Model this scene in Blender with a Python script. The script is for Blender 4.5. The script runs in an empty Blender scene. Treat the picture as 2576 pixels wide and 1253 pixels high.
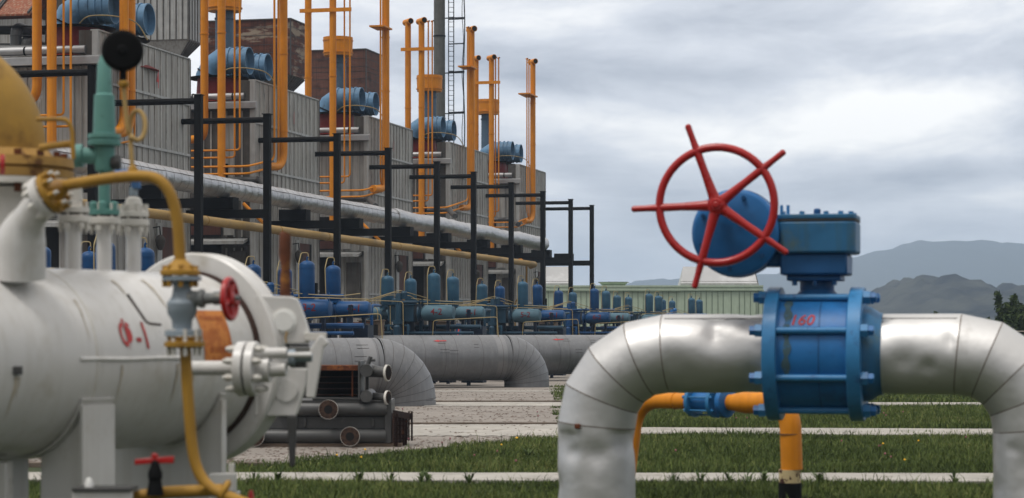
import bpy, bmesh, math, random
import numpy as np
from mathutils import Vector, Matrix
random.seed(7); rng = np.random.default_rng(7)
C = bpy.context.scene.collection
sc = bpy.context.scene
R = math.radians
# ------------------------------------------------------------------ camera
F, CX, HY, CH = 5665.0, 1287.5, 835.0, 1.63      # focal length in photo units, centre, horizon, eye height
cam_d = bpy.data.cameras.new('camera'); cam = bpy.data.objects.new('camera', cam_d); C.objects.link(cam)
cam.location = (0, 0, CH); cam.rotation_euler = (R(90), 0, 0)
cam_d.sensor_width = 36; cam_d.lens = 36*F/2575; cam_d.shift_y = (HY-626.5)/2575
cam_d.clip_start = .5; cam_d.clip_end = 20000
cam_d.dof.use_dof = True; cam_d.dof.focus_distance = 62; cam_d.dof.aperture_fstop = 2.7
sc.camera = cam
# ------------------------------------------------------------------ world, sun, exposure
sc.view_settings.view_transform = 'Standard'; sc.view_settings.look = 'None'
sc.view_settings.exposure = 0.38; sc.view_settings.gamma = 1
SUN_EL, SUN_AZ = R(66), R(-50)
w = bpy.data.worlds.new('World'); sc.world = w; w.use_nodes = True
nt = w.node_tree; N = nt.nodes; Lk = nt.links; N.clear()
def nd(tree, t, **k):
    n = tree.nodes.new(t)
    for a, b in k.items(): setattr(n, a, b)
    return n
def mth(tree, op, a, b=None, c=None, clamp=False):
    n = tree.nodes.new('ShaderNodeMath'); n.operation = op; n.use_clamp = clamp
    for i, q in enumerate((a, b, c)):
        if q is None: continue
        if isinstance(q, (int, float)): n.inputs[i].default_value = q
        else: tree.links.new(q, n.inputs[i])
    return n.outputs[0]
out = nd(nt, 'ShaderNodeOutputWorld')
sky = nd(nt, 'ShaderNodeTexSky'); sky.sky_type = 'NISHITA'; sky.sun_disc = False
sky.sun_elevation = SUN_EL; sky.sun_rotation = SUN_AZ
b1 = nd(nt, 'ShaderNodeBackground'); b1.inputs[1].default_value = .06; Lk.new(sky.outputs[0], b1.inputs[0])
tc = nd(nt, 'ShaderNodeTexCoord'); sep = nd(nt, 'ShaderNodeSeparateXYZ'); Lk.new(tc.outputs['Generated'], sep.inputs[0])
mp = nd(nt, 'ShaderNodeMapping'); mp.inputs['Scale'].default_value = (4.6, 4.6, 17); mp.inputs['Location'].default_value = (1.3, .4, .2)
mp.inputs['Rotation'].default_value = (0, R(-9), 0)
Lk.new(tc.outputs['Generated'], mp.inputs[0])
n1 = nd(nt, 'ShaderNodeTexNoise'); n1.inputs['Scale'].default_value = 1.0; n1.inputs['Detail'].default_value = 9
n1.inputs['Roughness'].default_value = .56; n1.inputs['Distortion'].default_value = .35; Lk.new(mp.outputs[0], n1.inputs[0])
sx, sy_, sz = sep.outputs
ax = mth(nt, 'DIVIDE', sx, mth(nt, 'MAXIMUM', sy_, .05))
def lobe(cx, cz, wx, wz, amp, tilt=0.0):            # a soft large cloud mass in the sky dome
    u = mth(nt, 'DIVIDE', mth(nt, 'SUBTRACT', ax, cx), wx)
    zz = mth(nt, 'SUBTRACT', mth(nt, 'SUBTRACT', sz, cz), mth(nt, 'MULTIPLY', mth(nt, 'SUBTRACT', ax, cx), tilt))
    v = mth(nt, 'DIVIDE', zz, wz)
    s = mth(nt, 'ADD', mth(nt, 'MULTIPLY', u, u), mth(nt, 'MULTIPLY', v, v))
    return mth(nt, 'MULTIPLY', mth(nt, 'POWER', 2.718, mth(nt, 'MULTIPLY', s, -1)), amp)
acc = mth(nt, 'MULTIPLY', mth(nt, 'SUBTRACT', n1.outputs[0], .5), 2.5)
m3 = nd(nt, 'ShaderNodeMapping'); m3.inputs['Scale'].default_value = (17, 17, 48); Lk.new(tc.outputs['Generated'], m3.inputs[0])
n3 = nd(nt, 'ShaderNodeTexNoise'); n3.inputs['Scale'].default_value = 1.0; n3.inputs['Detail'].default_value = 8; n3.inputs['Roughness'].default_value = .62; n3.inputs['Distortion'].default_value = .6; Lk.new(m3.outputs[0], n3.inputs[0])
acc = mth(nt, 'ADD', acc, mth(nt, 'MULTIPLY', mth(nt, 'SUBTRACT', n3.outputs[0], .5), .7))
for a in ((.165, .093, .11, .013, .42, .13), (.01, .117, .085, .012, -.36, -.08), (.15, .119, .10, .011, -.36, .06), (.02, .146, .08, .012, .22), (.22, .068, .07, .006, -.26, .05),
          (.01, .076, .07, .018, .20), (-.12, .12, .10, .02, .1), (.2, .148, .08, .010, .12), (.10, .045, .15, .014, -.06)):
    acc = mth(nt, 'ADD', acc, lobe(*a))
fac = mth(nt, 'ADD', acc, .50, clamp=True)
cr = nd(nt, 'ShaderNodeValToRGB'); Lk.new(fac, cr.inputs[0])
el = cr.color_ramp.elements
el[0].position = .08; el[0].color = (.36, .39, .455, 1); el[1].position = .93; el[1].color = (1.06, 1.045, 1.02, 1)
e = el.new(.5); e.color = (.65, .675, .73, 1)
zen = mth(nt, 'ADD', mth(nt, 'MULTIPLY', mth(nt, 'SUBTRACT', mth(nt, 'MAXIMUM', sz, .15), .15), 1.0), 1.0)   # overcast: brighter overhead
wm = nd(nt, 'ShaderNodeMix'); wm.data_type = 'RGBA'; Lk.new(mth(nt, 'MULTIPLY', mth(nt, 'SUBTRACT', sz, .16), 3.0, clamp=True), wm.inputs[0])
Lk.new(cr.outputs[0], wm.inputs[6]); wm.inputs[7].default_value = (.58, .56, .535, 1)      # unseen overhead sky warmed to take the blue out of the light
b2 = nd(nt, 'ShaderNodeBackground'); Lk.new(wm.outputs[2], b2.inputs[0]); # added dimming of the unseen low sky behind the viewer, to deepen undersides
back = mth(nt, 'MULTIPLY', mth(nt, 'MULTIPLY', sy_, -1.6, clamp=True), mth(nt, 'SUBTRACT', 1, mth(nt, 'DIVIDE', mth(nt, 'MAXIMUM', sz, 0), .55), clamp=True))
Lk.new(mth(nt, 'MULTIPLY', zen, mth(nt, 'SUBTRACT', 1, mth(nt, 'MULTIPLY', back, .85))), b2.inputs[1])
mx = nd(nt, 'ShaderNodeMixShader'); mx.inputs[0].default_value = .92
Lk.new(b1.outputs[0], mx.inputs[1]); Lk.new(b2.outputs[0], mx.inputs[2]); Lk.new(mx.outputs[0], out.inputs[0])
sd = bpy.data.lights.new('sun', 'SUN'); sd.energy = 1.5; sd.angle = R(16); sd.color = (1, .96, .9)
so = bpy.data.objects.new('sun', sd); C.objects.link(so)
sdir = Vector((math.sin(SUN_AZ)*math.cos(SUN_EL), -abs(math.cos(SUN_AZ))*math.cos(SUN_EL), math.sin(SUN_EL)))
so.rotation_euler = sdir.to_track_quat('Z', 'Y').to_euler()
sky.sun_rotation = math.atan2(sdir.x, sdir.y)

# ------------------------------------------------------------------ frames
TH = math.atan((2625-CX)/F); CT, ST = math.cos(TH), math.sin(TH)
def W(px, py, Y): return Vector(((px-CX)/F*Y, Y, CH+(HY-py)/F*Y))
def B2W(p): return Vector((p[1]*ST+p[0]*CT, p[1]*CT-p[0]*ST, p[2]))
def XB(px, yb): return yb*math.tan(math.atan((px-CX)/F)-TH)
def YBx(px, xb): return xb/math.tan(math.atan((px-CX)/F)-TH)
def DEP(xb, yb): return yb*CT-xb*ST
def PB(px, py, yb):
    xb = XB(px, yb); return Vector((xb, yb, CH+(HY-py)/F*DEP(xb, yb)))
def PX(px, py, xb):
    yb = YBx(px, xb); return Vector((xb, yb, CH+(HY-py)/F*DEP(xb, yb)))

# ------------------------------------------------------------------ materials
MATS = {}
def mat(name, col, rough=.6, metal=0, var=.12, scale=3, bump=0, bscale=20, dirt=None, streak=None, spec=.22, stretch=(1, 1, 1), chips=None):
    """dirt=(colour, threshold, softness, scale); streak=(colour, amount)"""
    if name in MATS: return MATS[name]
    m = bpy.data.materials.new(name); m.use_nodes = True; t = m.node_tree; p = t.nodes['Principled BSDF']
    L = t.links; c = nd(t, 'ShaderNodeTexCoord'); mpn = nd(t, 'ShaderNodeMapping'); mpn.inputs['Scale'].default_value = stretch
    L.new(c.outputs['Object'], mpn.inputs[0])
    n = nd(t, 'ShaderNodeTexNoise'); n.inputs['Scale'].default_value = scale; n.inputs['Detail'].default_value = 6; n.inputs['Roughness'].default_value = .6
    L.new(mpn.outputs[0], n.inputs[0])
    r = nd(t, 'ShaderNodeMapRange'); r.inputs[1].default_value = .3; r.inputs[2].default_value = .7
    r.inputs[3].default_value = 1-var; r.inputs[4].default_value = 1+var; L.new(n.outputs[0], r.inputs[0])
    h = nd(t, 'ShaderNodeMix'); h.data_type = 'RGBA'; h.blend_type = 'MULTIPLY'; h.inputs[0].default_value = 1
    h.inputs[6].default_value = (*col, 1); L.new(r.outputs[0], h.inputs[7]); cur = h.outputs[2]
    if streak:
        m2 = nd(t, 'ShaderNodeMapping'); m2.inputs['Scale'].default_value = (9, 9, .35); L.new(c.outputs['Object'], m2.inputs[0])
        s = nd(t, 'ShaderNodeTexNoise'); s.inputs['Scale'].default_value = 1.6; s.inputs['Detail'].default_value = 5; L.new(m2.outputs[0], s.inputs[0])
        f = nd(t, 'ShaderNodeMapRange'); f.inputs[1].default_value = .48; f.inputs[2].default_value = .7; f.inputs[4].default_value = streak[1]
        L.new(s.outputs[0], f.inputs[0])
        x = nd(t, 'ShaderNodeMix'); x.data_type = 'RGBA'; L.new(f.outputs[0], x.inputs[0]); L.new(cur, x.inputs[6]); x.inputs[7].default_value = (*streak[0], 1); cur = x.outputs[2]
    if dirt:
        s = nd(t, 'ShaderNodeTexNoise'); s.inputs['Scale'].default_value = dirt[3]; s.inputs['Detail'].default_value = 8; s.inputs['Roughness'].default_value = .65
        L.new(mpn.outputs[0], s.inputs[0])
        f = nd(t, 'ShaderNodeMapRange'); f.inputs[1].default_value = dirt[1]; f.inputs[2].default_value = dirt[1]+dirt[2]; L.new(s.outputs[0], f.inputs[0])
        x = nd(t, 'ShaderNodeMix'); x.data_type = 'RGBA'; L.new(f.outputs[0], x.inputs[0]); L.new(cur, x.inputs[6]); x.inputs[7].default_value = (*dirt[0], 1); cur = x.outputs[2]
    if chips:
        s = nd(t, 'ShaderNodeTexNoise'); s.inputs['Scale'].default_value = chips[2]; s.inputs['Detail'].default_value = 6; s.inputs['Roughness'].default_value = .7
        L.new(c.outputs['Object'], s.inputs[0])
        f = nd(t, 'ShaderNodeMapRange'); f.inputs[1].default_value = chips[1]; f.inputs[2].default_value = chips[1]+.03; L.new(s.outputs[0], f.inputs[0])
        x = nd(t, 'ShaderNodeMix'); x.data_type = 'RGBA'; L.new(f.outputs[0], x.inputs[0]); L.new(cur, x.inputs[6]); x.inputs[7].default_value = (*chips[0], 1); cur = x.outputs[2]
    L.new(cur, p.inputs['Base Color'])
    p.inputs['Roughness'].default_value = rough; p.inputs['Metallic'].default_value = metal
    p.inputs['Specular IOR Level'].default_value = .5 if metal > .3 else spec
    if metal or var:
        rr = nd(t, 'ShaderNodeMapRange'); rr.inputs[1].default_value = .3; rr.inputs[2].default_value = .7
        rr.inputs[3].default_value = max(.05, rough-.08); rr.inputs[4].default_value = min(1, rough+.08); L.new(n.outputs[0], rr.inputs[0]); L.new(rr.outputs[0], p.inputs['Roughness'])
    if bump:
        b = nd(t, 'ShaderNodeTexNoise'); b.inputs['Scale'].default_value = bscale; b.inputs['Detail'].default_value = 4; L.new(mpn.outputs[0], b.inputs[0])
        k = nd(t, 'ShaderNodeBump'); k.inputs['Strength'].default_value = 1; k.inputs['Distance'].default_value = bump
        L.new(b.outputs[0], k.inputs['Height']); L.new(k.outputs[0], p.inputs['Normal'])
    MATS[name] = m; return m
RUST = (.09, .028, .012)
M_orange = mat('orange_paint', (.60, .215, .010), .5, var=.1, dirt=((.28, .09, .01), .66, .1, 5), streak=((.42, .13, .01), .45))
M_yellow = mat('ochre_paint', (.32, .175, .026), .55, var=.18, dirt=((.20, .10, .025), .57, .15, 5))
M_cream = mat('cream_tube', (.33, .26, .13), .5, var=.15)
M_black = mat('black_paint', (.0035, .0035, .0038), .75, var=.3, spec=.12, dirt=((.02, .016, .014), .68, .1, 6))
M_red = mat('red_paint', (.34, .009, .008), .3, var=.16, spec=.45, chips=((.15, .06, .05), .67, 24), dirt=((.2, .02, .02), .62, .1, 9))
M_redhood = mat('red_hood_paint', (.16, .014, .012), .55, var=.25, dirt=((.07, .015, .012), .58, .15, 3))
M_duct = mat('blue_duct', (.095, .195, .315), .5, metal=.0, var=.2, dirt=((.06, .09, .12), .6, .12, 4), bump=.01, bscale=6)
M_stack = mat('blue_stack', (.07, .115, .17), .5, var=.18, streak=((.05, .08, .11), .5))
M_blue = mat('blue_paint', (.012, .120, .33), .38, var=.25, scale=2, spec=.35, dirt=((.010, .045, .13), .55, .2, 3), chips=((.04, .05, .05), .69, 16))
M_blueg = mat('grey_blue_paint', (.026, .120, .245), .45, var=.2, dirt=((.07, .125, .15), .56, .15, 4), chips=((.06, .05, .035), .69, 14), streak=((.05, .10, .12), .5))
M_bluel = mat('light_blue_paint', (.030, .17, .37), .35, var=.18, spec=.35, dirt=((.02, .10, .24), .56, .1, 7), chips=((.06, .05, .04), .68, 18))
M_bluedark = mat('deep_blue_paint', (.014, .075, .20), .4, var=.2)
M_royal = mat('royal_blue_paint', (.005, .050, .150), .45, var=.2, dirt=((.012, .035, .09), .6, .2, 4))
M_teal = mat('dull_teal_paint', (.027, .086, .145), .5, var=.18, dirt=((.06, .12, .12), .6, .2, 4))
M_tealdark = mat('dark_teal_paint', (.014, .046, .078), .5, var=.25, dirt=((.05, .08, .08), .6, .2, 4))
M_tealgrey = mat('faded_teal_paint', (.070, .135, .175), .6, var=.2, dirt=((.04, .10, .14), .55, .2, 2))
M_navy = mat('navy_paint', (.005, .012, .028), .5, var=.3)
M_alu = mat('aluminium_cladding', (.56, .555, .55), .50, metal=.82, var=.06, scale=2, bump=.028, bscale=1.4, dirt=((.36, .35, .33), .6, .25, 2.5))
M_foil = mat('foil_wrap', (.50, .50, .51), .42, metal=.85, var=.12, bump=.05, bscale=4, dirt=((.2, .2, .2), .62, .15, 2.5))
M_seam = mat('dark_seam', (.07, .06, .055), .7, var=.2)
M_seaml = mat('brown_seam', (.15, .125, .105), .6, metal=.2, var=.3, scale=8)
M_gas = mat('grey_main_paint', (.155, .158, .165), .45, metal=.35, var=.16, scale=1.4, bump=.015, bscale=2.5, streak=((.21, .21, .215), .5), dirt=((.14, .135, .13), .6, .15, 2.5))
M_white = mat('white_paint', (.57, .56, .545), .33, var=.07, scale=1.5, spec=.4, dirt=((.42, .39, .34), .54, .2, 2.6), streak=((.40, .37, .32), .3))
M_whited = mat('dirty_white_paint', (.56, .54, .50), .55, var=.12, dirt=((.30, .19, .08), .61, .12, 11))
M_green = mat('green_paint', (.10, .24, .215), .5, var=.12, dirt=((.05, .11, .10), .6, .15, 10))
M_gvalve = mat('grey_valve_paint', (.24, .285, .325), .5, var=.15, dirt=((.35, .33, .28), .6, .1, 12))
M_tag = mat('orange_label_paint', (.55, .20, .045), .6, var=.15, dirt=((.42, .13, .03), .5, .05, 9))
M_rust = mat('rust', RUST, .85, var=.5, scale=8, dirt=((.22, .075, .02), .55, .1, 7))
M_rustpanel = mat('rusty_tin', (.085, .028, .016), .8, var=.6, scale=1.4, dirt=((.25, .20, .15), .50, .07, .75), streak=((.03, .012, .009), .9), stretch=(.7, .7, 2.6))
M_rustbrown = mat('red_brown_sheet', (.105, .046, .032), .85, var=.35, scale=1.2, dirt=((.028, .012, .010), .56, .12, .7), streak=((.05, .024, .018), .7), stretch=(1, 1, 1.5))
M_tin = mat('grey_siding', (.33, .325, .31), .65, metal=.1, var=.24, scale=1.5, streak=((.17, .145, .12), .75), dirt=((.42, .41, .39), .60, .08, 2), stretch=(1, 1, .4))
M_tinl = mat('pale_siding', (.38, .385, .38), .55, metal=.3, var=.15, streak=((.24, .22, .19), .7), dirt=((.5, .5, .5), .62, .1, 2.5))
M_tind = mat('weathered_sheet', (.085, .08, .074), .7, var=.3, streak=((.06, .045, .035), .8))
M_rib = mat('rib_edge', (.40, .395, .38), .6, metal=.1, var=.3, streak=((.17, .145, .12), .9))
M_zinc = mat('zinc_sheet', (.34, .34, .345), .5, metal=.6, var=.15)
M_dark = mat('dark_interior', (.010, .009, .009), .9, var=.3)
M_door = mat('brown_door_paint', (.075, .028, .020), .6, var=.3, streak=((.04, .018, .014), .6))
M_conc = mat('chimney_paint', (.10, .10, .092), .8, var=.2, streak=((.06, .058, .05), .6))
M_mint = mat('mint_paint', (.42, .50, .39), .6, var=.06, streak=((.30, .36, .27), .4))
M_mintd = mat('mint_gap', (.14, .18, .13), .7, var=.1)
M_sheet = mat('translucent_sheet', (.40, .40, .40), .6, var=.08, scale=.6, dirt=((.5, .5, .5), .55, .1, .8))
M_grey = mat('grey_exchanger_paint', (.075, .075, .075), .45, metal=.3, var=.15, dirt=((.12, .115, .11), .62, .1, 6))
M_greyd = mat('dark_grey_paint', (.05, .05, .05), .6, var=.2)
M_rustd = mat('dark_rust', (.022, .010, .007), .85, var=.5, scale=6, dirt=((.10, .035, .012), .60, .08, 6))
M_wood = mat('old_wood', (.13, .095, .07), .85, var=.3, stretch=(1, 1, 6))
M_stencil = mat('red_stencil', (.12, .008, .012), .6, var=.2)
M_stencil2 = mat('bright_red_stencil', (.42, .05, .05), .6, var=.35, scale=14)
M_flake = mat('flaking_paint', (.50, .40, .22), .7, var=.12, dirt=((.05, .02, .015), .53, .02, 9))
M_white2 = mat('plain_white', (.72, .72, .70), .6, var=.05)

# ------------------------------------------------------------------ mesh builder
class MB:
    def __init__(s, T=None): s.v = []; s.f = []; s.m = []; s.cur = 0; s.T = T
    def add(s, vs, fs):
        o = len(s.v); s.v += [Vector(q) for q in vs]; s.f += [tuple(i+o for i in q) for q in fs]; s.m += [s.cur]*len(fs); return s
    def box(s, x0, x1, y0, y1, z0, z1):
        return s.add([(x0, y0, z0), (x1, y0, z0), (x1, y1, z0), (x0, y1, z0), (x0, y0, z1), (x1, y0, z1), (x1, y1, z1), (x0, y1, z1)],
                     [(3, 2, 1, 0), (4, 5, 6, 7), (0, 1, 5, 4), (1, 2, 6, 5), (2, 3, 7, 6), (3, 0, 4, 7)])
    def cbox(s, c, d): return s.box(c[0]-d[0]/2, c[0]+d[0]/2, c[1]-d[1]/2, c[1]+d[1]/2, c[2]-d[2]/2, c[2]+d[2]/2)
    def tube(s, pts, r, n=12, cap=True, closed=False, jit=0):
        pts = [Vector(p) for p in pts]; k = len(pts); rs = r if isinstance(r, (list, tuple)) else [r]*k
        tan = []
        for i in range(k):
            if closed: a, b = pts[(i-1) % k], pts[(i+1) % k]
            else: a, b = pts[max(0, i-1)], pts[min(k-1, i+1)]
            if not closed and 0 < i < k-1:
                d = (pts[i]-pts[i-1]).normalized()+(pts[i+1]-pts[i]).normalized()
                tan.append(d.normalized() if d.length > 1e-6 else (b-a).normalized())
            else: tan.append((b-a).normalized())
        up = Vector((0, 0, 1)) if abs(tan[0].z) < .9 else Vector((0, 1, 0))
        u = tan[0].cross(up).normalized(); vs = []
        for i in range(k):
            t = tan[i]; u = (u-t*u.dot(t)).normalized(); w_ = t.cross(u)
            for j in range(n):
                a = 2*math.pi*j/n; rr = rs[i]*(1+(random.uniform(-jit, jit) if jit else 0))
                vs.append(pts[i]+(u*math.cos(a)+w_*math.sin(a))*rr)
        fs = []
        for i in range(k if closed else k-1):
            i2 = (i+1) % k
            for j in range(n):
                j2 = (j+1) % n; fs.append((i*n+j, i*n+j2, i2*n+j2, i2*n+j))
        if cap and not closed: fs += [tuple(range(n))[::-1], tuple((k-1)*n+j for j in range(n))]
        return s.add(vs, fs)
    def mitre(s, pts, r, n=40, seg=None):
        """lobster-back tube: flat segments meeting in clean joints; seg picks one segment"""
        t = MB(); t.tube(pts, r, n, cap=False); k = len(pts)
        for i in range(k-1):
            if seg is not None and i != seg: continue
            s.add(t.v[i*n:(i+2)*n], [(j, (j+1) % n, n+(j+1) % n, n+j) for j in range(n)])
        return s
    def cyl(s, a, b, r, n=16, r2=None): return s.tube([a, b], [r, r if r2 is None else r2], n)
    def lathe(s, o, ax_, prof, n=24):
        """prof: list of (height, radius) along axis ax_ from o"""
        o = Vector(o); ax_ = Vector(ax_).normalized(); up = Vector((0, 0, 1)) if abs(ax_.z) < .9 else Vector((0, 1, 0))
        u = ax_.cross(up).normalized(); w_ = ax_.cross(u); vs = []; fs = []
        for h, r in prof:
            for j in range(n):
                a = 2*math.pi*j/n; vs.append(o+ax_*h+(u*math.cos(a)+w_*math.sin(a))*max(r, 1e-4))
        k = len(prof)
        for i in range(k-1):
            for j in range(n): j2 = (j+1) % n; fs.append((i*n+j, i*n+j2, (i+1)*n+j2, (i+1)*n+j))
        fs += [tuple(range(n))[::-1], tuple((k-1)*n+j for j in range(n))]
        return s.add(vs, fs)
    def prism(s, poly, vec):
        k = len(poly); a = [Vector(p) for p in poly]; vec = Vector(vec); b = [p+vec for p in a]
        return s.add(a+b, [tuple(range(k)), tuple(range(2*k-1, k-1, -1))]+[(i, i+k, (i+1) % k+k, (i+1) % k) for i in range(k)])
    def bolts(s, o, ax_, Rr, n, r, l, a0=0, nn=6):
        o = Vector(o); ax_ = Vector(ax_).normalized(); up = Vector((0, 0, 1)) if abs(ax_.z) < .9 else Vector((0, 1, 0))
        u = ax_.cross(up).normalized(); w_ = ax_.cross(u)
        for j in range(n):
            a = a0+2*math.pi*j/n; p = o+(u*math.cos(a)+w_*math.sin(a))*Rr
            s.cyl(p-ax_*l/2, p+ax_*l/2, r, nn)
        return s
    def build(s, name, mats, parent=None, bev=0, label=None, smooth=True):
        if not isinstance(mats, (list, tuple)): mats = [mats]
        vs = [s.T(p) for p in s.v] if s.T else s.v
        if parent is not None:
            top = parent['_o']; o0 = Vector(top[:3]); rz = top[3]
        else:
            A = np.array([tuple(p) for p in vs]); o0 = Vector(((A[:, 0].min()+A[:, 0].max())/2, (A[:, 1].min()+A[:, 1].max())/2, A[:, 2].min())); rz = 0
        c_, s_ = math.cos(-rz), math.sin(-rz); loc = []
        for p in vs:
            d = p-o0; loc.append((d.x*c_-d.y*s_, d.x*s_+d.y*c_, d.z))
        me = bpy.data.meshes.new(name); me.from_pydata(loc, [], s.f); 
        for m_ in mats: me.materials.append(m_)
        me.polygons.foreach_set('material_index', s.m)
        if smooth: me.polygons.foreach_set('use_smooth', [True]*len(s.f))
        bm = bmesh.new(); bm.from_mesh(me); bmesh.ops.recalc_face_normals(bm, faces=bm.faces); bm.to_mesh(me); bm.free()
        if smooth: me.set_sharp_from_angle(angle=R(34))
        ob = bpy.data.objects.new(name, me); C.objects.link(ob)
        if parent is not None: ob.parent = parent; ob['_o'] = parent['_o']
        else: ob.location = o0; ob['_o'] = (o0.x, o0.y, o0.z, 0.0)
        if bev:
            b = ob.modifiers.new('bevel', 'BEVEL'); b.width = bev; b.segments = 2; b.limit_method = 'ANGLE'; b.angle_limit = R(40)
        if label: ob['label'] = label
        return ob
def thing(name, label, cat, pos, group=None, rz=0.0):
    o = bpy.data.objects.new(name, None); o.empty_display_size = .2; C.objects.link(o)
    o.location = pos; o.rotation_euler = (0, 0, rz); o['label'] = label; o['category'] = cat; o['_o'] = (pos[0], pos[1], pos[2], rz)
    if group: o['group'] = group
    return o
def tag(o, label, cat, group=None):
    o['label'] = label; o['category'] = cat
    if group: o['group'] = group
    return o
def struct(o, kind='structure'): o['kind'] = kind; return o
def BT(name, label, cat, b, group=None):         # a thing standing in the frame of the building row
    p = B2W(b); return thing(name, label, cat, p, group, -TH)
def arc(c, u, v, r, a0, a1, n):
    c, u, v = Vector(c), Vector(u), Vector(v)
    return [c+(u*math.cos(R(a0+(a1-a0)*i/n))+v*math.sin(R(a0+(a1-a0)*i/n)))*r for i in range(n+1)]
def fillet(pts, r, n=5):
    """round the corners of a polyline"""
    pts = [Vector(p) for p in pts]; o = [pts[0]]
    for i in range(1, len(pts)-1):
        a, b, c = pts[i-1], pts[i], pts[i+1]; d1 = (a-b).normalized(); d2 = (c-b).normalized()
        q = min(r, (a-b).length*.49, (c-b).length*.49)
        p0, p2 = b+d1*q, b+d2*q
        for k in range(n+1):
            t = k/n; o.append(p0*(1-t)**2+b*2*t*(1-t)+p2*t*t)
    o.append(pts[-1]); return o
def stencil(text, size, m, parent, fn, name='stencil', cuts=3, font_scale=1.0):
    """lettering painted on a surface: fn maps (u right, v up) metres to world"""
    cu = bpy.data.curves.new('lettering', 'FONT'); cu.body = text; cu.size = size; cu.align_x = 'CENTER'; cu.align_y = 'CENTER'; cu.offset = size*.010
    ob = bpy.data.objects.new('lettering', cu); C.objects.link(ob)
    me = bpy.data.meshes.new_from_object(ob, depsgraph=bpy.context.evaluated_depsgraph_get())
    bpy.data.objects.remove(ob); bpy.data.curves.remove(cu)
    bm = bmesh.new(); bm.from_mesh(me); bmesh.ops.triangulate(bm, faces=bm.faces)
    if cuts: bmesh.ops.subdivide_edges(bm, edges=[e_ for e_ in bm.edges if e_.calc_length() > size*.12], cuts=cuts, use_grid_fill=False)
    mb = MB(); mb.add([fn(v.co.x*font_scale, v.co.y) for v in bm.verts], [tuple(q.index for q in f.verts) for f in bm.faces]); bm.free()
    bpy.data.meshes.remove(me)
    return mb.build(name, m, parent, smooth=False)
# ------------------------------------------------------------------ ground, paving, paths
def sheet(name, poly, z, m, thick=0):
    mb = MB()
    if thick: mb.prism([(x, y, z-thick) for x, y in poly], (0, 0, thick))
    else: mb.add([(x, y, z) for x, y in poly], [tuple(range(len(poly)))])
    return struct(mb.build(name, m, smooth=False))
M_soil = mat('soil_and_turf', (.030, .040, .014), .95, var=.4, scale=1.2, dirt=((.06, .055, .03), .6, .15, 3))
def paving_mat():
    m = bpy.data.materials.new('mossy_paving'); m.use_nodes = True; t = m.node_tree; p = t.nodes['Principled BSDF']; L = t.links
    c = nd(t, 'ShaderNodeTexCoord')
    a = nd(t, 'ShaderNodeTexNoise'); a.inputs['Scale'].default_value = 5.5; a.inputs['Detail'].default_value = 4; a.inputs['Roughness'].default_value = .55
    b = nd(t, 'ShaderNodeTexNoise'); b.inputs['Scale'].default_value = .8; b.inputs['Detail'].default_value = 7
    L.new(c.outputs['Object'], a.inputs[0]); L.new(c.outputs['Object'], b.inputs[0])
    cr_ = nd(t, 'ShaderNodeValToRGB'); L.new(b.outputs[0], cr_.inputs[0]); q = cr_.color_ramp.elements
    q[0].position = .33; q[0].color = (.172, .150, .130, 1); q[1].position = .68; q[1].color = (.24, .213, .187, 1)
    f = nd(t, 'ShaderNodeMapRange'); f.inputs[1].default_value = .64; f.inputs[2].default_value = .70; L.new(a.outputs[0], f.inputs[0])
    x = nd(t, 'ShaderNodeMix'); x.data_type = 'RGBA'; L.new(f.outputs[0], x.inputs[0]); L.new(cr_.outputs[0], x.inputs[6]); x.inputs[7].default_value = (.085, .05, .038, 1)
    L.new(x.outputs[2], p.inputs['Base Color']); p.inputs['Roughness'].default_value = .9
    k = nd(t, 'ShaderNodeBump'); k.inputs['Distance'].default_value = .02; L.new(a.outputs[0], k.inputs['Height']); L.new(k.outputs[0], p.inputs['Normal'])
    return m
M_pave = paving_mat()
M_path = mat('pale_concrete', (.33, .31, .28), .85, var=.22, scale=1.3, bump=.006, bscale=25, dirt=((.17, .15, .12), .575, .1, 3.2))
M_kerb = mat('brown_kerb', (.12, .095, .075), .9, var=.3)
sheet('ground', [(-1490, -11), (1890, -11), (1890, 4290), (-1490, 4290)], 0, M_soil)
sheet('pavement', [(-60, 27.2), (-3.0, 27.2), (-2.05, 29.5), (-.1, 33.2), (.7, 34.4), (.95, 38), (1.1, 49), (1.9, 72), (4, 150), (-60, 150)], .02, M_pave, .12)
def strip(x0, x1, yc, wd, rise=0.0, wob=.05):
    n = 60; a = []; b = []
    for i in range(n+1):
        x = x0+(x1-x0)*i/n
        a.append((x, yc-wd/2+random.uniform(-wob, wob)+rise*x)); b.append((x, yc+wd/2+random.uniform(-wob, wob)*.4+rise*x))
    return a+b[::-1]
sheet('path', strip(-9, 12, 24.9, 1.35, -.02), .034, M_path, .12)
sheet('path', strip(-2.4, 1.0, 36.8, 4.2, 0, .15), .034, M_path, .12)
sheet('path', strip(1.01, 16, 36.8, 2.3, -.10), .034, M_path, .12)
sheet('path', strip(-1.9, 1.1, 50.0, 2.6, 0, .1), .034, M_path, .12)
sheet('path', strip(1.11, 24, 50.2, 2.4, -.03), .034, M_path, .12)
sheet('path', strip(-12, 2, 61, 1.1, 0, .06), .030, M_path, .12)
sheet('path', strip(2, 26, 68, 2.0, 0, .06), .030, M_path, .12)
for nm, yy, xa, xb_ in (('kerb', 39.05, -6, 1.0), ('kerb', 51.5, -2.4, 1.2), ('kerb', 27.1, -6, -3.0)):
    struct(MB().box(xa, xb_, yy, yy+.14, -.05, .06).build(nm, M_kerb, bev=.01))

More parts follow.
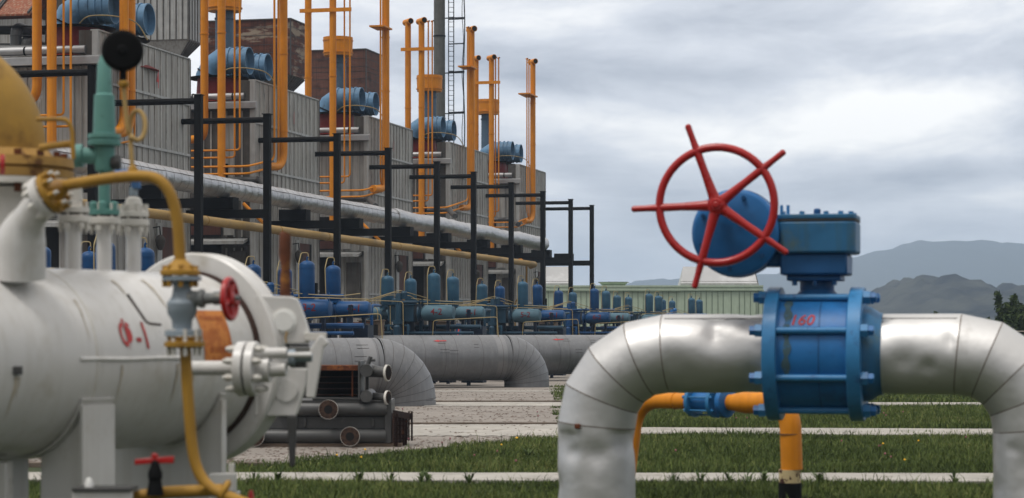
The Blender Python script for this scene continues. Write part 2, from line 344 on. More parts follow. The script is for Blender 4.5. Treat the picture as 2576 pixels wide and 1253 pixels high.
def tufts(n):
    g = np.random.default_rng(21); mb = MB(); k = 0
    while k < n:
        y = 27.3+g.random()**1.5*36; x = g.uniform(-.27*y, 1.2)
        if not bool(inside_pave(np.array([x+.15]), np.array([y]))[0]): continue
        if 34.5 < y < 38.9 and g.random() < .75: continue
        w_, h, d = g.uniform(.008, .032), g.uniform(.005, .015), g.uniform(.02, .08); z = .021 if not 34.6 < y < 38.9 else .034
        a = g.uniform(-.5, .5); c_, s_ = math.cos(a), math.sin(a)
        q = [(-w_, -d), (w_, -d*.6), (w_*.8, d), (-w_*.9, d*.7)]
        vs = [(x+u*c_-v*s_, y+u*s_+v*c_, z) for u, v in q]+[(x+g.uniform(-.3, .3)*w_, y-d*.2, z+h), (x, y+d*.4, z+h*.8)]
        mb.add(vs, [(0, 1, 4), (1, 2, 5, 4), (2, 3, 5), (3, 0, 4, 5)]); k += 1
    return struct(mb.build('moss_tufts', M_moss, smooth=False), 'stuff')
# grass: blades on the turf between the paths
def inside_pave(x, y):
    e_ = np.where(y < 33.2, -2.05+(y-29.5)*.53, np.where(y < 35, -.1+(y-33.2)*.5, .9+(y-38)*.015))
    return x < e_+.25*np.sin(y*3.1+x)
def blades(name, x0, x1, y0, y1, dens, hmin, hmax, wd, cut=True, edge=None):
    n = int((x1-x0)*(y1-y0)*dens); x = rng.uniform(x0, x1, n); y = rng.uniform(y0, y1, n)
    k = np.abs(x) < y*.245+.6
    if cut: k &= ~inside_pave(x, y)
    if edge: k &= edge(x, y)
    x, y = x[k], y[k]; n = len(x)
    patch = .75+.35*np.sin(x*1.7+np.sin(y*1.3)*2)*np.sin(y*.9+x*.4)+rng.normal(0, .12, n)
    tall = rng.random(n) < .045
    h = .82*rng.uniform(hmin, hmax, n)*np.clip(patch, .35, 1.5)*np.where(tall, 2.1, 1); a = rng.uniform(0, math.pi*2, n)
    ww = wd*rng.uniform(.6, 1.3, n); lean = rng.uniform(.1, .8, n)*h; la = rng.uniform(0, 2*math.pi, n)
    dx, dy = np.cos(a)*ww/2, np.sin(a)*ww/2; lx, ly = np.cos(la)*lean, np.sin(la)*lean; z0 = np.full(n, -.005)
    V = np.empty((n, 5, 3))
    V[:, 0] = np.stack([x-dx, y-dy, z0], 1); V[:, 1] = np.stack([x+dx, y+dy, z0], 1)
    V[:, 2] = np.stack([x+dx*.7+lx*.3, y+dy*.7+ly*.3, h*.6], 1); V[:, 3] = np.stack([x-dx*.7+lx*.3, y-dy*.7+ly*.3, h*.6], 1)
    V[:, 4] = np.stack([x+lx, y+ly, h], 1)
    me = bpy.data.meshes.new(name); me.vertices.add(n*5); me.vertices.foreach_set('co', V.ravel())
    base = np.arange(n)*5
    tri = np.stack([base, base+1, base+2, base+3, base+3, base+2, base+4], 1).ravel()
    me.loops.add(len(tri)); me.loops.foreach_set('vertex_index', tri.astype(np.int32))
    me.polygons.add(n*2); ls = np.stack([np.arange(n)*7, np.arange(n)*7+4], 1).ravel().astype(np.int32); me.polygons.foreach_set('loop_start', ls)
    at = me.attributes.new('rnd', 'FLOAT', 'POINT'); tone = .5+.5*np.sin(x*.8+2*np.sin(y*.55+x*.21))*np.sin(y*.75+1.3*np.sin(x*.5)); rr = np.repeat(np.clip(rng.beta(2, 2.6, n)*.75+.28*tone-.05, 0, 1), 5); at.data.foreach_set('value', rr.astype(np.float32))
    me.update(calc_edges=True); me.validate()
    me.materials.append(M_grass); o = bpy.data.objects.new(name, me); C.objects.link(o); struct(o, 'stuff'); return o
M_grass = bpy.data.materials.new('grass_blades'); M_grass.use_nodes = True
_t = M_grass.node_tree; _p = _t.nodes['Principled BSDF']; _a = nd(_t, 'ShaderNodeAttribute'); _a.attribute_name = 'rnd'
_c = nd(_t, 'ShaderNodeValToRGB'); _t.links.new(_a.outputs['Fac'], _c.inputs[0]); _t.links.new(_c.outputs[0], _p.inputs['Base Color'])
_e = _c.color_ramp.elements; _e[0].color = (.028, .040, .011, 1); _e[1].color = (.30, .26, .13, 1); _e[1].position = 1
for po, co in ((.30, (.052, .078, .018, 1)), (.55, (.100, .135, .033, 1)), (.80, (.18, .19, .062, 1))):
    q = _e.new(po); q.color = co
_p.inputs['Roughness'].default_value = .7; _p.inputs['Specular IOR Level'].default_value = .15
M_moss = mat('dark_moss', (.11, .082, .066), .95, var=.4, scale=3)
tufts(5200)
blades('grass', -6.0, 6.5, 20.3, 24.15, 1500, .05, .12, .011, cut=False)
blades('grass', -4.2, 9.0, 25.6, 35.9, 1100, .05, .13, .013, edge=lambda x, y: (y < 35.6-.1*np.maximum(x, 0)))
blades('grass', .8, 12.5, 37.9, 49.0, 750, .05, .13, .017, edge=lambda x, y: (y > 38.1-.1*x))
blades('grass', -6.0, 7.5, 24.1, 24.45, 420, .03, .08, .011, cut=False)
blades('grass', -3.2, 8.0, 25.42, 25.6, 420, .03, .09, .012)
blades('grass', .9, 10.0, 35.5, 36.2, 160, .04, .12, .014, cut=False)
blades('grass', 1.0, 16.0, 51.4, 66.8, 300, .06, .14, .03)
# single flowers and weeds standing out of the turf
UP_ = Vector((0, 0, 1)); M_weed = mat('weed_leaf', (.075, .105, .035), .7, var=.35, scale=9)
M_petal = mat('yellow_petals', (.75, .42, .02), .6); M_stem = mat('stem_green', (.05, .09, .03), .7); M_clover = mat('clover_pink', (.28, .10, .12), .7)
fl = [(844, 1171), (905, 1177), (915, 1156), (1297, 1124), (1258, 1143), (2307, 1132), (2272, 1184), (1500, 1150), (2218, 1140)]
for i, (px, py) in enumerate(fl):
    gz = CH*F/(py-HY)*.995; p = W(px, py, gz); g = Vector((p.x, p.y, 0)); r_ = .014 if i != 3 else .02
    t_ = thing('dandelion', 'yellow dandelion flower standing in the turf', 'flower', g, 'dandelions scattered in the grass')
    MB().tube([g, g+Vector((.01, 0, .06)), g+Vector((.015, .01, .13))], .003, 5).build('stem', M_stem, t_)
    MB().lathe(g+Vector((.015, .01, .13)), (0, -.3, 1), [(-.004, .006), (0, r_*.8), (.008, r_), (.016, r_*.6), (.02, .002)], 10).build('flower_head', M_petal, t_)
fl = [(695, 1186), (905, 1188), (1075, 1185), (1180, 1187), (700, 1192), (1920, 1186), (2060, 1189), (2400, 1190), (1700, 1187), (1330, 1150)]
fl += [(random.randint(600, 1395), 1189) for _ in range(4)]+[(random.randint(1640, 2490), 1189) for _ in range(4)]
for i, (px, py) in enumerate(fl):                        # leafy weeds along the edge of the path
    gy = 24.0+random.uniform(-.1, .1) if i != 9 else 29; x_ = (px-CX)/F*gy; g = Vector((x_, gy, 0)); mb = MB(); sb = MB()
    vv_ = [g+Vector((0, 0, .002))]; ff_ = []
    for k in range(5):
        a = random.uniform(0, 6.28); h = random.uniform(.08, .22); l = random.uniform(.03, .12); sb.tube([g, g+Vector((math.cos(a)*l*.4, math.sin(a)*l*.4, h*.6)), g+Vector((math.cos(a)*l, math.sin(a)*l, h))], .002, 4)
    for k in range(16):
        a = random.uniform(0, 6.28); h = random.uniform(.04, .17); l = random.uniform(.04, .15); u_ = Vector((math.cos(a), math.sin(a), 0)); e_ = Vector((-math.sin(a), math.cos(a), 0))*random.uniform(.006, .018)
        b_ = len(vv_); vv_ += [g+u_*l*.5+e_+UP_*h*.75, g+u_*l+UP_*h*.9, g+u_*l*.5-e_+UP_*h*.75]; ff_.append((0, b_, b_+1, b_+2))
    mb.add(vv_, ff_)
    t_ = thing('weed', 'loose leafy weed growing at the path edge', 'weed', g, 'weeds along the path edge')
    sb.build('stem', M_stem, t_); mb.build('foliage', M_weed, t_, smooth=False)

for i in range(26):                                      # clover heads in the turf
    gy = random.choice((random.uniform(26.2, 33), random.uniform(38.6, 44))); px = random.uniform(1640, 2480) if i % 3 else random.uniform(1000, 1390); x_ = (px-CX)/F*gy
    g = Vector((x_, gy, 0)); h = random.uniform(.10, .17); t_ = thing('clover_flower', 'small dull pink clover head above the grass', 'flower', g, 'clover heads scattered in the grass')
    MB().tube([g, g+Vector((.01, 0, h))], .003, 4).build('stem', M_stem, t_); MB().lathe(g+Vector((.01, 0, h)), (0, 0, 1), [(-.008, .004), (0, .012), (.01, .013), (.02, .006)], 8).build('flower_head', M_clover, t_)

# ------------------------------------------------------------------ hills and haze
def forest_mat(nm, c0, c1, s):
    m = bpy.data.materials.new(nm); m.use_nodes = True; t = m.node_tree; p = t.nodes['Principled BSDF']; L = t.links
    c = nd(t, 'ShaderNodeTexCoord'); a = nd(t, 'ShaderNodeTexNoise'); a.inputs['Scale'].default_value = s; a.inputs['Detail'].default_value = 9; a.inputs['Roughness'].default_value = .7
    L.new(c.outputs['Object'], a.inputs[0]); r = nd(t, 'ShaderNodeValToRGB'); L.new(a.outputs[0], r.inputs[0])
    r.color_ramp.elements[0].position = .38; r.color_ramp.elements[0].color = (*c0, 1); r.color_ramp.elements[1].position = .62; r.color_ramp.elements[1].color = (*c1, 1)
    L.new(r.outputs[0], p.inputs['Base Color']); p.inputs['Roughness'].default_value = 1; p.inputs['Specular IOR Level'].default_value = 0
    return m
M_for1 = forest_mat('forested_slope', (.004, .006, .010), (.050, .052, .044), .03)
M_for2 = forest_mat('far_forest', (.018, .026, .026), (.028, .034, .030), .004)
def hill(name, Y, pts, depth, m, step, bump, seed):
    g = np.random.default_rng(seed); px = np.array([p[0] for p in pts], float); py = np.array([p[1] for p in pts], float)
    xs = np.arange((px[0]-CX)/F*Y, (px[-1]-CX)/F*Y, step); ridge = CH+(HY-np.interp(xs/Y*F+CX, px, py))/F*Y
    n = len(xs); rows = 26; V = []; 
    nz = g.normal(0, 1, (rows+1, n)); 
    for k in range(2): nz[:, 1:-1] = (nz[:, :-2]+nz[:, 1:-1]*1.5+nz[:, 2:])/3
    for i in range(rows+1):
        t = i/rows; y = Y-depth+depth*1.6*t
        prof = math.sin(min(t/.62, 1)*math.pi/2)**1.2 if t < .62 else math.cos((t-.62)/.38*math.pi/2)
        z = ridge*prof+nz[i]*bump*(.3+prof); z = np.where(prof < .02, -2, z)
        for j in range(n): V.append((xs[j]+g.uniform(-.3, .3)*step, y, float(z[j])))
    Fc = [(i*n+j, i*n+j+1, (i+1)*n+j+1, (i+1)*n+j) for i in range(rows) for j in range(n-1)]
    mb = MB(); mb.v = [Vector(v) for v in V]; mb.f = Fc; mb.m = [0]*len(Fc)
    return struct(mb.build(name, m))
hill('hill', 1000, [(-700, 760), (1300, 760), (2050, 790), (2150, 755), (2200, 728), (2235, 722), (2255, 706), (2285, 712), (2305, 698), (2330, 696), (2350, 704), (2378, 712), (2405, 728), (2432, 740), (2450, 744), (2475, 732), (2500, 738), (2520, 724), (2545, 722), (2575, 728), (2700, 700), (3200, 735), (3900, 760)], 280, M_for1, 2.0, 1.15, 3)
hill('hill', 3200, [(-1500, 770), (1100, 745), (1400, 735), (1560, 722), (1605, 708), (1640, 706), (1700, 704), (1760, 702), (1850, 700), (1950, 690), (2050, 668), (2140, 650), (2200, 636), (2240, 628), (2280, 611), (2320, 608), (2380, 612), (2420, 609), (2460, 614), (2575, 622), (2800, 630), (3300, 690), (4200, 740)], 900, M_for2, 8, 1.5, 5)
hill('hill', 2600, [(-900, 790), (1900, 800), (2000, 745), (2120, 737), (2180, 741), (2240, 744), (2600, 760), (3400, 780)], 500, M_for2, 9, 1.0, 9)
hz = MB().box(-1500, 1900, -12, 4300, -1, 142).build('haze', M_dark, smooth=False); struct(hz, 'stuff')
hm = bpy.data.materials.new('haze'); hm.use_nodes = True; hm.node_tree.nodes.clear()
ho = nd(hm.node_tree, 'ShaderNodeOutputMaterial'); hv = nd(hm.node_tree, 'ShaderNodeVolumePrincipled')
hv.inputs['Color'].default_value = (.64, .79, 1.0, 1); hv.inputs['Density'].default_value = 3.4e-4; hv.inputs['Anisotropy'].default_value = .0
hm.node_tree.links.new(hv.outputs[0], ho.inputs['Volume']); hz.data.materials.clear(); hz.data.materials.append(hm)
sc.cycles.volume_bounces = 1; sc.cycles.max_bounces = 7; sc.cycles.use_denoising = True

# ------------------------------------------------------------------ bushes and fence at the far right
M_leaf = forest_mat('bush_leaves', (.018, .032, .012), (.055, .075, .028), 2.5); M_bark = mat('bark', (.06, .045, .03), .9, var=.3)
def bush(px, top, Y, wd, n, label, grp=None, leafs=900):
    x0 = (px-CX)/F*Y; h = CH+(HY-top)/F*Y; b = Vector((x0, Y, 0)); tr = MB(); lf = MB(); r_ = random.Random(int(px*7+top))
    for k in range(n):
        a = r_.uniform(-1, 1); q = r_.uniform(-.5, .5); hh = h*(1-.35*abs(a)**1.5)*r_.uniform(.72, 1.0) if k else h
        tp = Vector((x0+a*wd/2, Y+q*wd/2, hh)); md = b.lerp(tp, .5)+Vector((a*.12*wd, 0, -.05*h))
        path = [b+Vector((a*.1, q*.1, 0)), md, tp]; tr.tube(path, [.04, .025, .006], 5)
        for i in range(int(leafs*1.7)//n):
            t = r_.random()**.75; c = (path[0].lerp(md, t*2) if t < .5 else md.lerp(tp, t*2-1))
            s = wd*.17*(1.12-t); c = c+Vector((r_.gauss(0, s), r_.gauss(0, s), r_.gauss(0, s*.5)))
            if c.z < .05: continue
            u = Vector((r_.gauss(0, 1), r_.gauss(0, 1), r_.gauss(0, 1)+.6)).normalized(); v = u.orthogonal().normalized(); l = r_.uniform(.07, .15)*Y/90
            lf.add([c-u*l, c+v*l*.45, c+u*l, c-v*l*.45], [(0, 1, 2, 3)])
    t_ = thing('bush', label, 'bush', b, grp); tr.build('trunk', M_bark, t_); lf.build('crown', M_leaf, t_, smooth=False); return t_
bush(2520, 743, 95, 1.7, 9, 'dark bush with tall upright shoots, leftmost and tallest of the clump behind the right bend', leafs=4200)
bush(2560, 735, 93, 1.9, 10, 'dark leafy bush with many spires at the right edge of the photo', leafs=3000)
bush(2490, 780, 96, 1.4, 8, 'lower dark bush on the left flank of the bush clump', leafs=2200)
bush(2600, 742, 97, 1.4, 9, 'dark bush cut by the right edge of the photo', leafs=2600)
bush(2540, 765, 98, 2.0, 10, 'dense dark bush filling the middle of the bush clump', leafs=3200)
bush(2585, 770, 91, 1.8, 10, 'dense low bush behind the wire fence rail', leafs=3200)
bush(2352, 786, 100, .5, 5, 'small bush tip peeping over the silver pipe', leafs=500)
bush(2318, 798, 101, .3, 3, 'tiny sprig peeping over the silver pipe left of the small bush', leafs=160)
bush(2435, 799, 99, .3, 3, 'tiny sprig peeping over the silver pipe near the second seam', leafs=160)
fz = thing('wire_fence', 'low rusty white rail fence before the bushes at the far right', 'fence', Vector((17.0, 72, 0)))
Mf = mat('fence_paint', (.42, .38, .33), .8, var=.3, dirt=((.2, .09, .04), .52, .1, 6))
mb = MB(); ztop = CH+(HY-832)/F*72
mb.box(15.4, 20.5, 71.98, 72.02, ztop-.03, ztop).build('top_rail', Mf, fz)
MB().box(15.4, 20.5, 71.98, 72.02, .35, .38).build('bottom_rail', Mf, fz)
for x_ in (15.4, 15.9, 16.1, 16.9, 17.6, 18.4, 19.2, 20.0): MB().box(x_, x_+.05, 71.97, 72.03, 0, ztop+.002).build('post', Mf, fz)

# ------------------------------------------------------------------ pale green hall behind
GY = 140.0
def gx(px): return (px-CX)/F*GY
def gzz(py): return CH+(HY-py)/F*GY
hall = thing('green_hall', 'long low pale green panelled hall behind the blue valves', 'building', Vector((gx(1600), GY, 0)))
MB().box(gx(1330), gx(1916), GY, GY+9, 0, gzz(724)).build('wall', M_mint, hall)
mb = MB(); k = gx(1335)
while k < gx(1912):
    mb.box(k, k+.03, GY-.03, GY-.002, .2, gzz(733)); k += random.choice((.33, .35, .5, .36))
mb.build('panel_joint', M_mintd, hall)
MB().box(gx(1330), gx(1918), GY-.12, GY-.004, gzz(731), gzz(722)).build('eaves_board', M_mint, hall)
MB().box(gx(1330), gx(1919), GY-.16, GY+9.2, gzz(722)+.003, gzz(718)).build('roof', M_mint, hall)
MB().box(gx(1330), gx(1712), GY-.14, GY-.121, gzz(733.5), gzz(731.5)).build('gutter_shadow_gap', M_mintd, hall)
for px in (1531, 1566, 1905): MB().box(gx(px), gx(px)+.07, GY-.04, GY-.031, .2, gzz(731)).build('post', M_mintd, hall)
MB().box(gx(1916)-.4, gx(1916)+.35, GY+2, GY+8, 0, gzz(727)).build('end_bay', M_mint, hall)
def hood(p0, p1, label):
    a, b = gx(p0), gx(p1); z0, z1 = gzz(718)+.004, gzz(669); t_ = thing('roof_light', label, 'roof hood', Vector(((a+b)/2, GY+1.5, z0)))
    MB().add([(a, GY+.2, z0), (b, GY+.2, z0), (b-.15, GY+1.5, z1), (a+.25, GY+1.5, z1), (a, GY+2.8, z0), (b, GY+2.8, z0)],
             [(0, 1, 2, 3), (5, 4, 3, 2), (4, 0, 3), (1, 5, 2), (0, 4, 5, 1)]).build('sheeting', M_sheet, t_, smooth=False)
    MB().tube([(b, GY+.19, z0), (b-.15, GY+1.5, z1+.01), (b, GY+2.81, z0)], .03, 6).build('end_rib', M_tind, t_)
    MB().box(a-.02, b+.02, GY+.13, GY+.19, z0, z0+.13).build('kerb', M_tinl, t_)
    MB().tube([(a, GY+.23, z0+.25), (b, GY+.23, z0+.25)], .012, 5).build('seam', M_seam, t_)
    return t_
hood(1300, 1440, 'pale grey translucent roof hood behind the last black frames')
hood(1712, 1908, 'pale grey translucent roof hood behind the foot of the red handwheel')
t_ = thing('roof_vent', 'low pale green flared roof vent on the green hall', 'vent', Vector((gx(1545), GY+1.2, gzz(718))))
MB().lathe((gx(1545), GY+1.2, gzz(718)), (0, 0, 1), [(0, .7), (.17, .88), (.20, .95)], 16).build('flared_hood', M_mint, t_)
MB().lathe((gx(1545), GY+1.2, gzz(718)+.201), (0, 0, 1), [(0, .97), (.035, .97)], 16).build('rim', M_tind, t_)
# ------------------------------------------------------------------ the row of compressor halls
WX = -24.3                                            # plane of the side walls in the row's frame (x right, y along the row)
near_px = [245, 640, 925, 1130, 1305]; far_px = [475, 800, 1035, 1225, 1370]
S0 = [YBx(p, WX) for p in near_px]; S1 = [YBx(p, WX) for p in far_px]
ORD = ['nearest', 'second', 'third', 'fourth', 'farthest']
ZR, ZF = 9.58, 8.9
for k in range(5):
    a, b = S0[k], S1[k]; L_ = b-a
    u = BT('compressor_hall', '%s of the five grey sheet clad halls in the row' % ORD[k], 'industrial building', (WX-3, (a+b)/2, 0), 'grey clad halls in a row')
    XL = WX-(14 if k == 0 else 9)
    MB(B2W).box(WX-.16, WX, a, b, 0, ZR).build('side_wall', M_tin, u)
    mb = MB(B2W); n = int(L_/.42)
    for i in range(n+1):
        y = a+.03+(L_-.1)*i/n; z = 0
        for z0, z1 in ((.1, 3.0), (3.06, 6.74), (6.82, 8.22), (8.30, ZR-.02)):
            mb.box(WX+.002, WX+.032, y+random.uniform(-.01, .02), y+.045, z0, z1)
    mb.build('wall_rib', M_rib, u)
    for z in (3.03, 6.78, 8.26): MB(B2W).box(WX+.003, WX+.05, a+.01, b-.01, z-.035, z+.035).build('flashing', M_tinl, u)
    MB(B2W).box(WX-.19, WX+.04, a-.02, b+.02, ZR+.002, ZR+.04).build('parapet_cap', M_tinl, u)
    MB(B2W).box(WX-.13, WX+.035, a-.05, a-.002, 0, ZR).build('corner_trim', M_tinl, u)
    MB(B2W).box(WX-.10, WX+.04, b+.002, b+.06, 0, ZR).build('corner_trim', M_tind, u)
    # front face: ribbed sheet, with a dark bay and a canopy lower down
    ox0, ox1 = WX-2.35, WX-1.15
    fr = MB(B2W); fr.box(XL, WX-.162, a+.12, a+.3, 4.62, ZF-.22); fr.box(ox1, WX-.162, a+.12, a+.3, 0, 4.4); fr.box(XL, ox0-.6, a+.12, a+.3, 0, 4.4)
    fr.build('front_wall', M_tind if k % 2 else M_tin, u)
    mb = MB(B2W); x = XL+.2
    while x < WX-.3:
        mb.box(x, x+.05, a+.08, a+.118, 6.2 if ox0-.2 < x < ox1 else 4.64, ZF-.25)
        if x > ox1+.1: mb.box(x, x+.05, a+.08, a+.118, .1, 4.3)
        x += .26 if k != 2 else .3
    mb.build('front_rib', M_tin, u)
    MB(B2W).box(WX-1.05, WX-.7, a+.04, a+.079, 4.7, ZF-.4).build('front_panel', M_tinl if k == 3 else M_tin, u)
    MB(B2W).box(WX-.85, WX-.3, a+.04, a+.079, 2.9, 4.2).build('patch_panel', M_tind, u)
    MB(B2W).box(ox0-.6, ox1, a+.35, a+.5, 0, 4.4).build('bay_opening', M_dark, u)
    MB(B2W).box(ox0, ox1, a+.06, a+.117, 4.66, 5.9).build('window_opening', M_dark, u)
    MB(B2W).box(ox0, ox1, a+.03, a+.058, 4.72, 5.0).build('window_board', M_door, u)
    MB(B2W).prism([(ox0-.6, a-.35, 4.40), (ox0-.6, a+.12, 4.52), (ox0-.6, a+.12, 4.60), (ox0-.6, a-.35, 4.50)], (2.7, 0, 0)).build('canopy', M_tinl, u)
    if k < 3:
        stencil(('4', '1', '1')[k], (.75, .6, .55)[k], M_stencil2, u, lambda q_, v_, k=k, a=a, L_=L_: B2W(Vector((WX+.048, a+L_*(.62, .58, .55)[k]+q_*.5, 8.72+v_))), cuts=0)
    # roof deck with gutter and round flashing along the front
    MB(B2W).box(XL, WX-.162, a+.0, b, ZF-.02, ZF+.06).build('roof', M_tind, u)
    MB(B2W).prism([(XL, a-.18, ZF-.20), (XL, a-.18, ZF-.02), (XL, a-.02, ZF+.04), (XL, a-.02, ZF-.20)], (WX+.1-XL, 0, 0)).build('gutter', M_zinc, u)
    MB(B2W).cyl((XL, a+.05, ZF+.20), (WX-.35, a+.05, ZF+.20), .115, 12).build('ridge_pipe', M_zinc, u)
    for x in (WX-.75, WX-2.1, WX-4.2): MB(B2W).cyl((x, a+.05, ZF+.20), (x+.05, a+.05, ZF+.20), .122, 12).build('pipe_band', M_black, u)
    # door on the side wall with a strip light opening, a bulkhead lamp and a junction box
    d0 = a+L_*.66; d1 = d0+1.05
    MB(B2W).box(WX+.034, WX+.07, d0, d1, .3, 4.6).build('door', M_door, u)
    MB(B2W).box(WX+.034, WX+.075, d0-.35, d0-.003, .3, 4.7).build('door_frame', M_tinl, u)
    MB(B2W).box(WX+.034, WX+.066, d1+.003, d1+.22, .3, 4.6).build('dark_gap', M_dark, u)
    MB(B2W).lathe((WX+.22, d0-.5, 4.35), (0, 0, -1), [(0, .05), (.1, .14), (.16, .15), (.3, .12), (.42, .07), (.44, .01)], 10).build('bulkhead_lamp', M_tind, u)
    MB(B2W).tube([(WX, d0-.5, 4.55), (WX+.2, d0-.5, 4.58), (WX+.22, d0-.5, 4.35)], .02, 6).build('lamp_bracket', M_black, u)
    MB(B2W).box(WX+.034, WX+.2, d1+.35, d1+.5, 2.9, 3.3).build('junction_box', M_black, u)
    # block behind
    MB(B2W).box(XL, WX-.17, a+.51, b-.01, 0, ZF-.03).build('core_wall', M_tin, u)
    # red hoods with blue intake bends above
    for q, (dy, lab) in enumerate(((1.15, 'near'), (2.95, 'far'))):
        c = Vector((WX-(1.05 if k == 0 else 1.62), a+dy+(.6 if q and k == 0 else 0), ZF+.061)); sc_ = 1.0
        h = BT('red_hood', '%s round red hood on the roof of the %s hall' % (lab, ORD[k]), 'roof hood', c, 'red hoods on the hall roofs')
        MB(B2W).lathe(c, (0, 0, 1), [(0, 1.25), (.12, 1.02), (.22, .74), (.82, .70)], 28).build('flared_skirt', M_redhood, h)
        MB(B2W).lathe(c+Vector((0, 0, .822)), (0, 0, 1), [(0, .98), (.035, 1.0), (.05, .2)], 28).build('cover_plate', M_black, h)
        MB(B2W).box(c.x-.7, c.x+.78, c.y-.85, c.y-.65, c.z+.10, c.z+.16).build('red_ledge', M_redhood, h)
        d = BT('blue_duct', '%s blue ribbed air duct bend on the %s hall' % (lab, ORD[k]), 'air duct', c+Vector((0, 0, .875)), 'blue air ducts on the hall roofs')
        rr = .43; o = c+Vector((-.32, 0, .875)); axz = o.z+.52
        pts = [o, o+Vector((0, 0, .06)), o+Vector((.13, 0, .33)), Vector((o.x+.42, c.y, axz)), Vector((o.x+.75, c.y, axz))]
        MB(B2W).tube(pts, [rr*1.08, rr*1.05, rr, rr, rr], 22, cap=True).build('bend', M_duct, d)
        MB(B2W).lathe((o.x+.75, c.y, axz), (1, 0, 0), [(0, rr), (.28, rr*.98), (.5, rr*1.02), (.62, rr*1.05), (.62, rr*.98), (.3, rr*.93), (.29, .02)], 24).build('mouth', [M_duct], d)
        MB(B2W).cyl((o.x+1.06, c.y, axz), (o.x+1.066, c.y, axz), rr*.92, 20).build('dark_throat', M_dark, d)
        for xx in (.45, .72, .93, 1.12): MB(B2W).lathe((o.x+xx, c.y, axz), (1, 0, 0), [(0, rr), (.0, rr*1.085), (.045, rr*1.085), (.045, rr)], 24).build('rib', M_duct, d)
        MB(B2W).lathe(o+Vector((.03, 0, .1)), (.45, 0, 1), [(0, rr*.9), (0, rr*1.10), (.04, rr*1.10), (.04, rr*.9)], 24).build('base_band', M_black, d)
        for s_ in (-.16, .16): MB(B2W).box(o.x+.78, o.x+.83, c.y+s_-.02, c.y+s_+.02, o.z-.02, axz-rr*.8).build('leg', M_duct, d)
        if q == 0:
            cb = MB(B2W).tube(fillet([c+Vector((.2, -.4, .92)), c+Vector((.5, -.6, 1.1)), c+Vector((1.1, -.5, 1.12)), c+Vector((1.75, -.2, 1.0)), c+Vector((1.95, .1, .5))], .3), .018, 6).build('cable_loop', M_cream)
            tag(cb, 'thin pale cable looping under the ducts of the %s hall' % ORD[k], 'cable', 'pale cables on the hall roofs')
    # timber and tin trunk between hood and parapet
    MB(B2W).box(WX-.55, WX-.17, a+.05, a+.30, ZF+.062, ZR+.03).build('corner_box', M_tind, u)

# grey pipes rising between hoods on the nearest hall, rusty tin hopper behind
def at(px, py, Y): return W(px, py, Y)
gp = thing('roof_pipe', 'pair of grey elbowed pipes on the roof at the top left corner', 'pipe', at(45, 118, 62.5))
for px, top, r_ in ((40, 70, .16), (66, 104, .155)):
    p0 = at(px, 124, 62.5); p1 = at(px+3, top, 62.5)
    MB().tube(fillet([p0, Vector((p0.x, p0.y, p1.z+.02)), p1+Vector((.2, 1.2, 0))], .3), r_, 14).build('elbow_pipe', M_grey, gp)
    for dz in (.35, .62): MB().cyl(Vector((p0.x, p0.y, p0.z+dz)), Vector((p0.x, p0.y, p0.z+dz+.02)), r_*1.04, 14).build('band', M_greyd, gp)
MB().cyl(at(-60, 76, 63.4), at(118, 76, 63.4), .13, 12).build('cross_pipe', M_greyd, gp)
MB().cyl(at(-60, 118, 63.4), at(118, 118, 63.4), .10, 12).build('cross_pipe', M_greyd, gp)
MB().cyl(at(-60, 126, 62.0), at(118, 126, 62.0), .14, 12).build('cross_pipe', M_grey, gp)
tag(MB().tube([at(-30, 117, 62), at(72, 117, 62), at(72, 130, 62)], .03, 4).build('yellow_rail', M_yellow), 'thin yellow angle rail beside the grey roof pipes', 'rail')

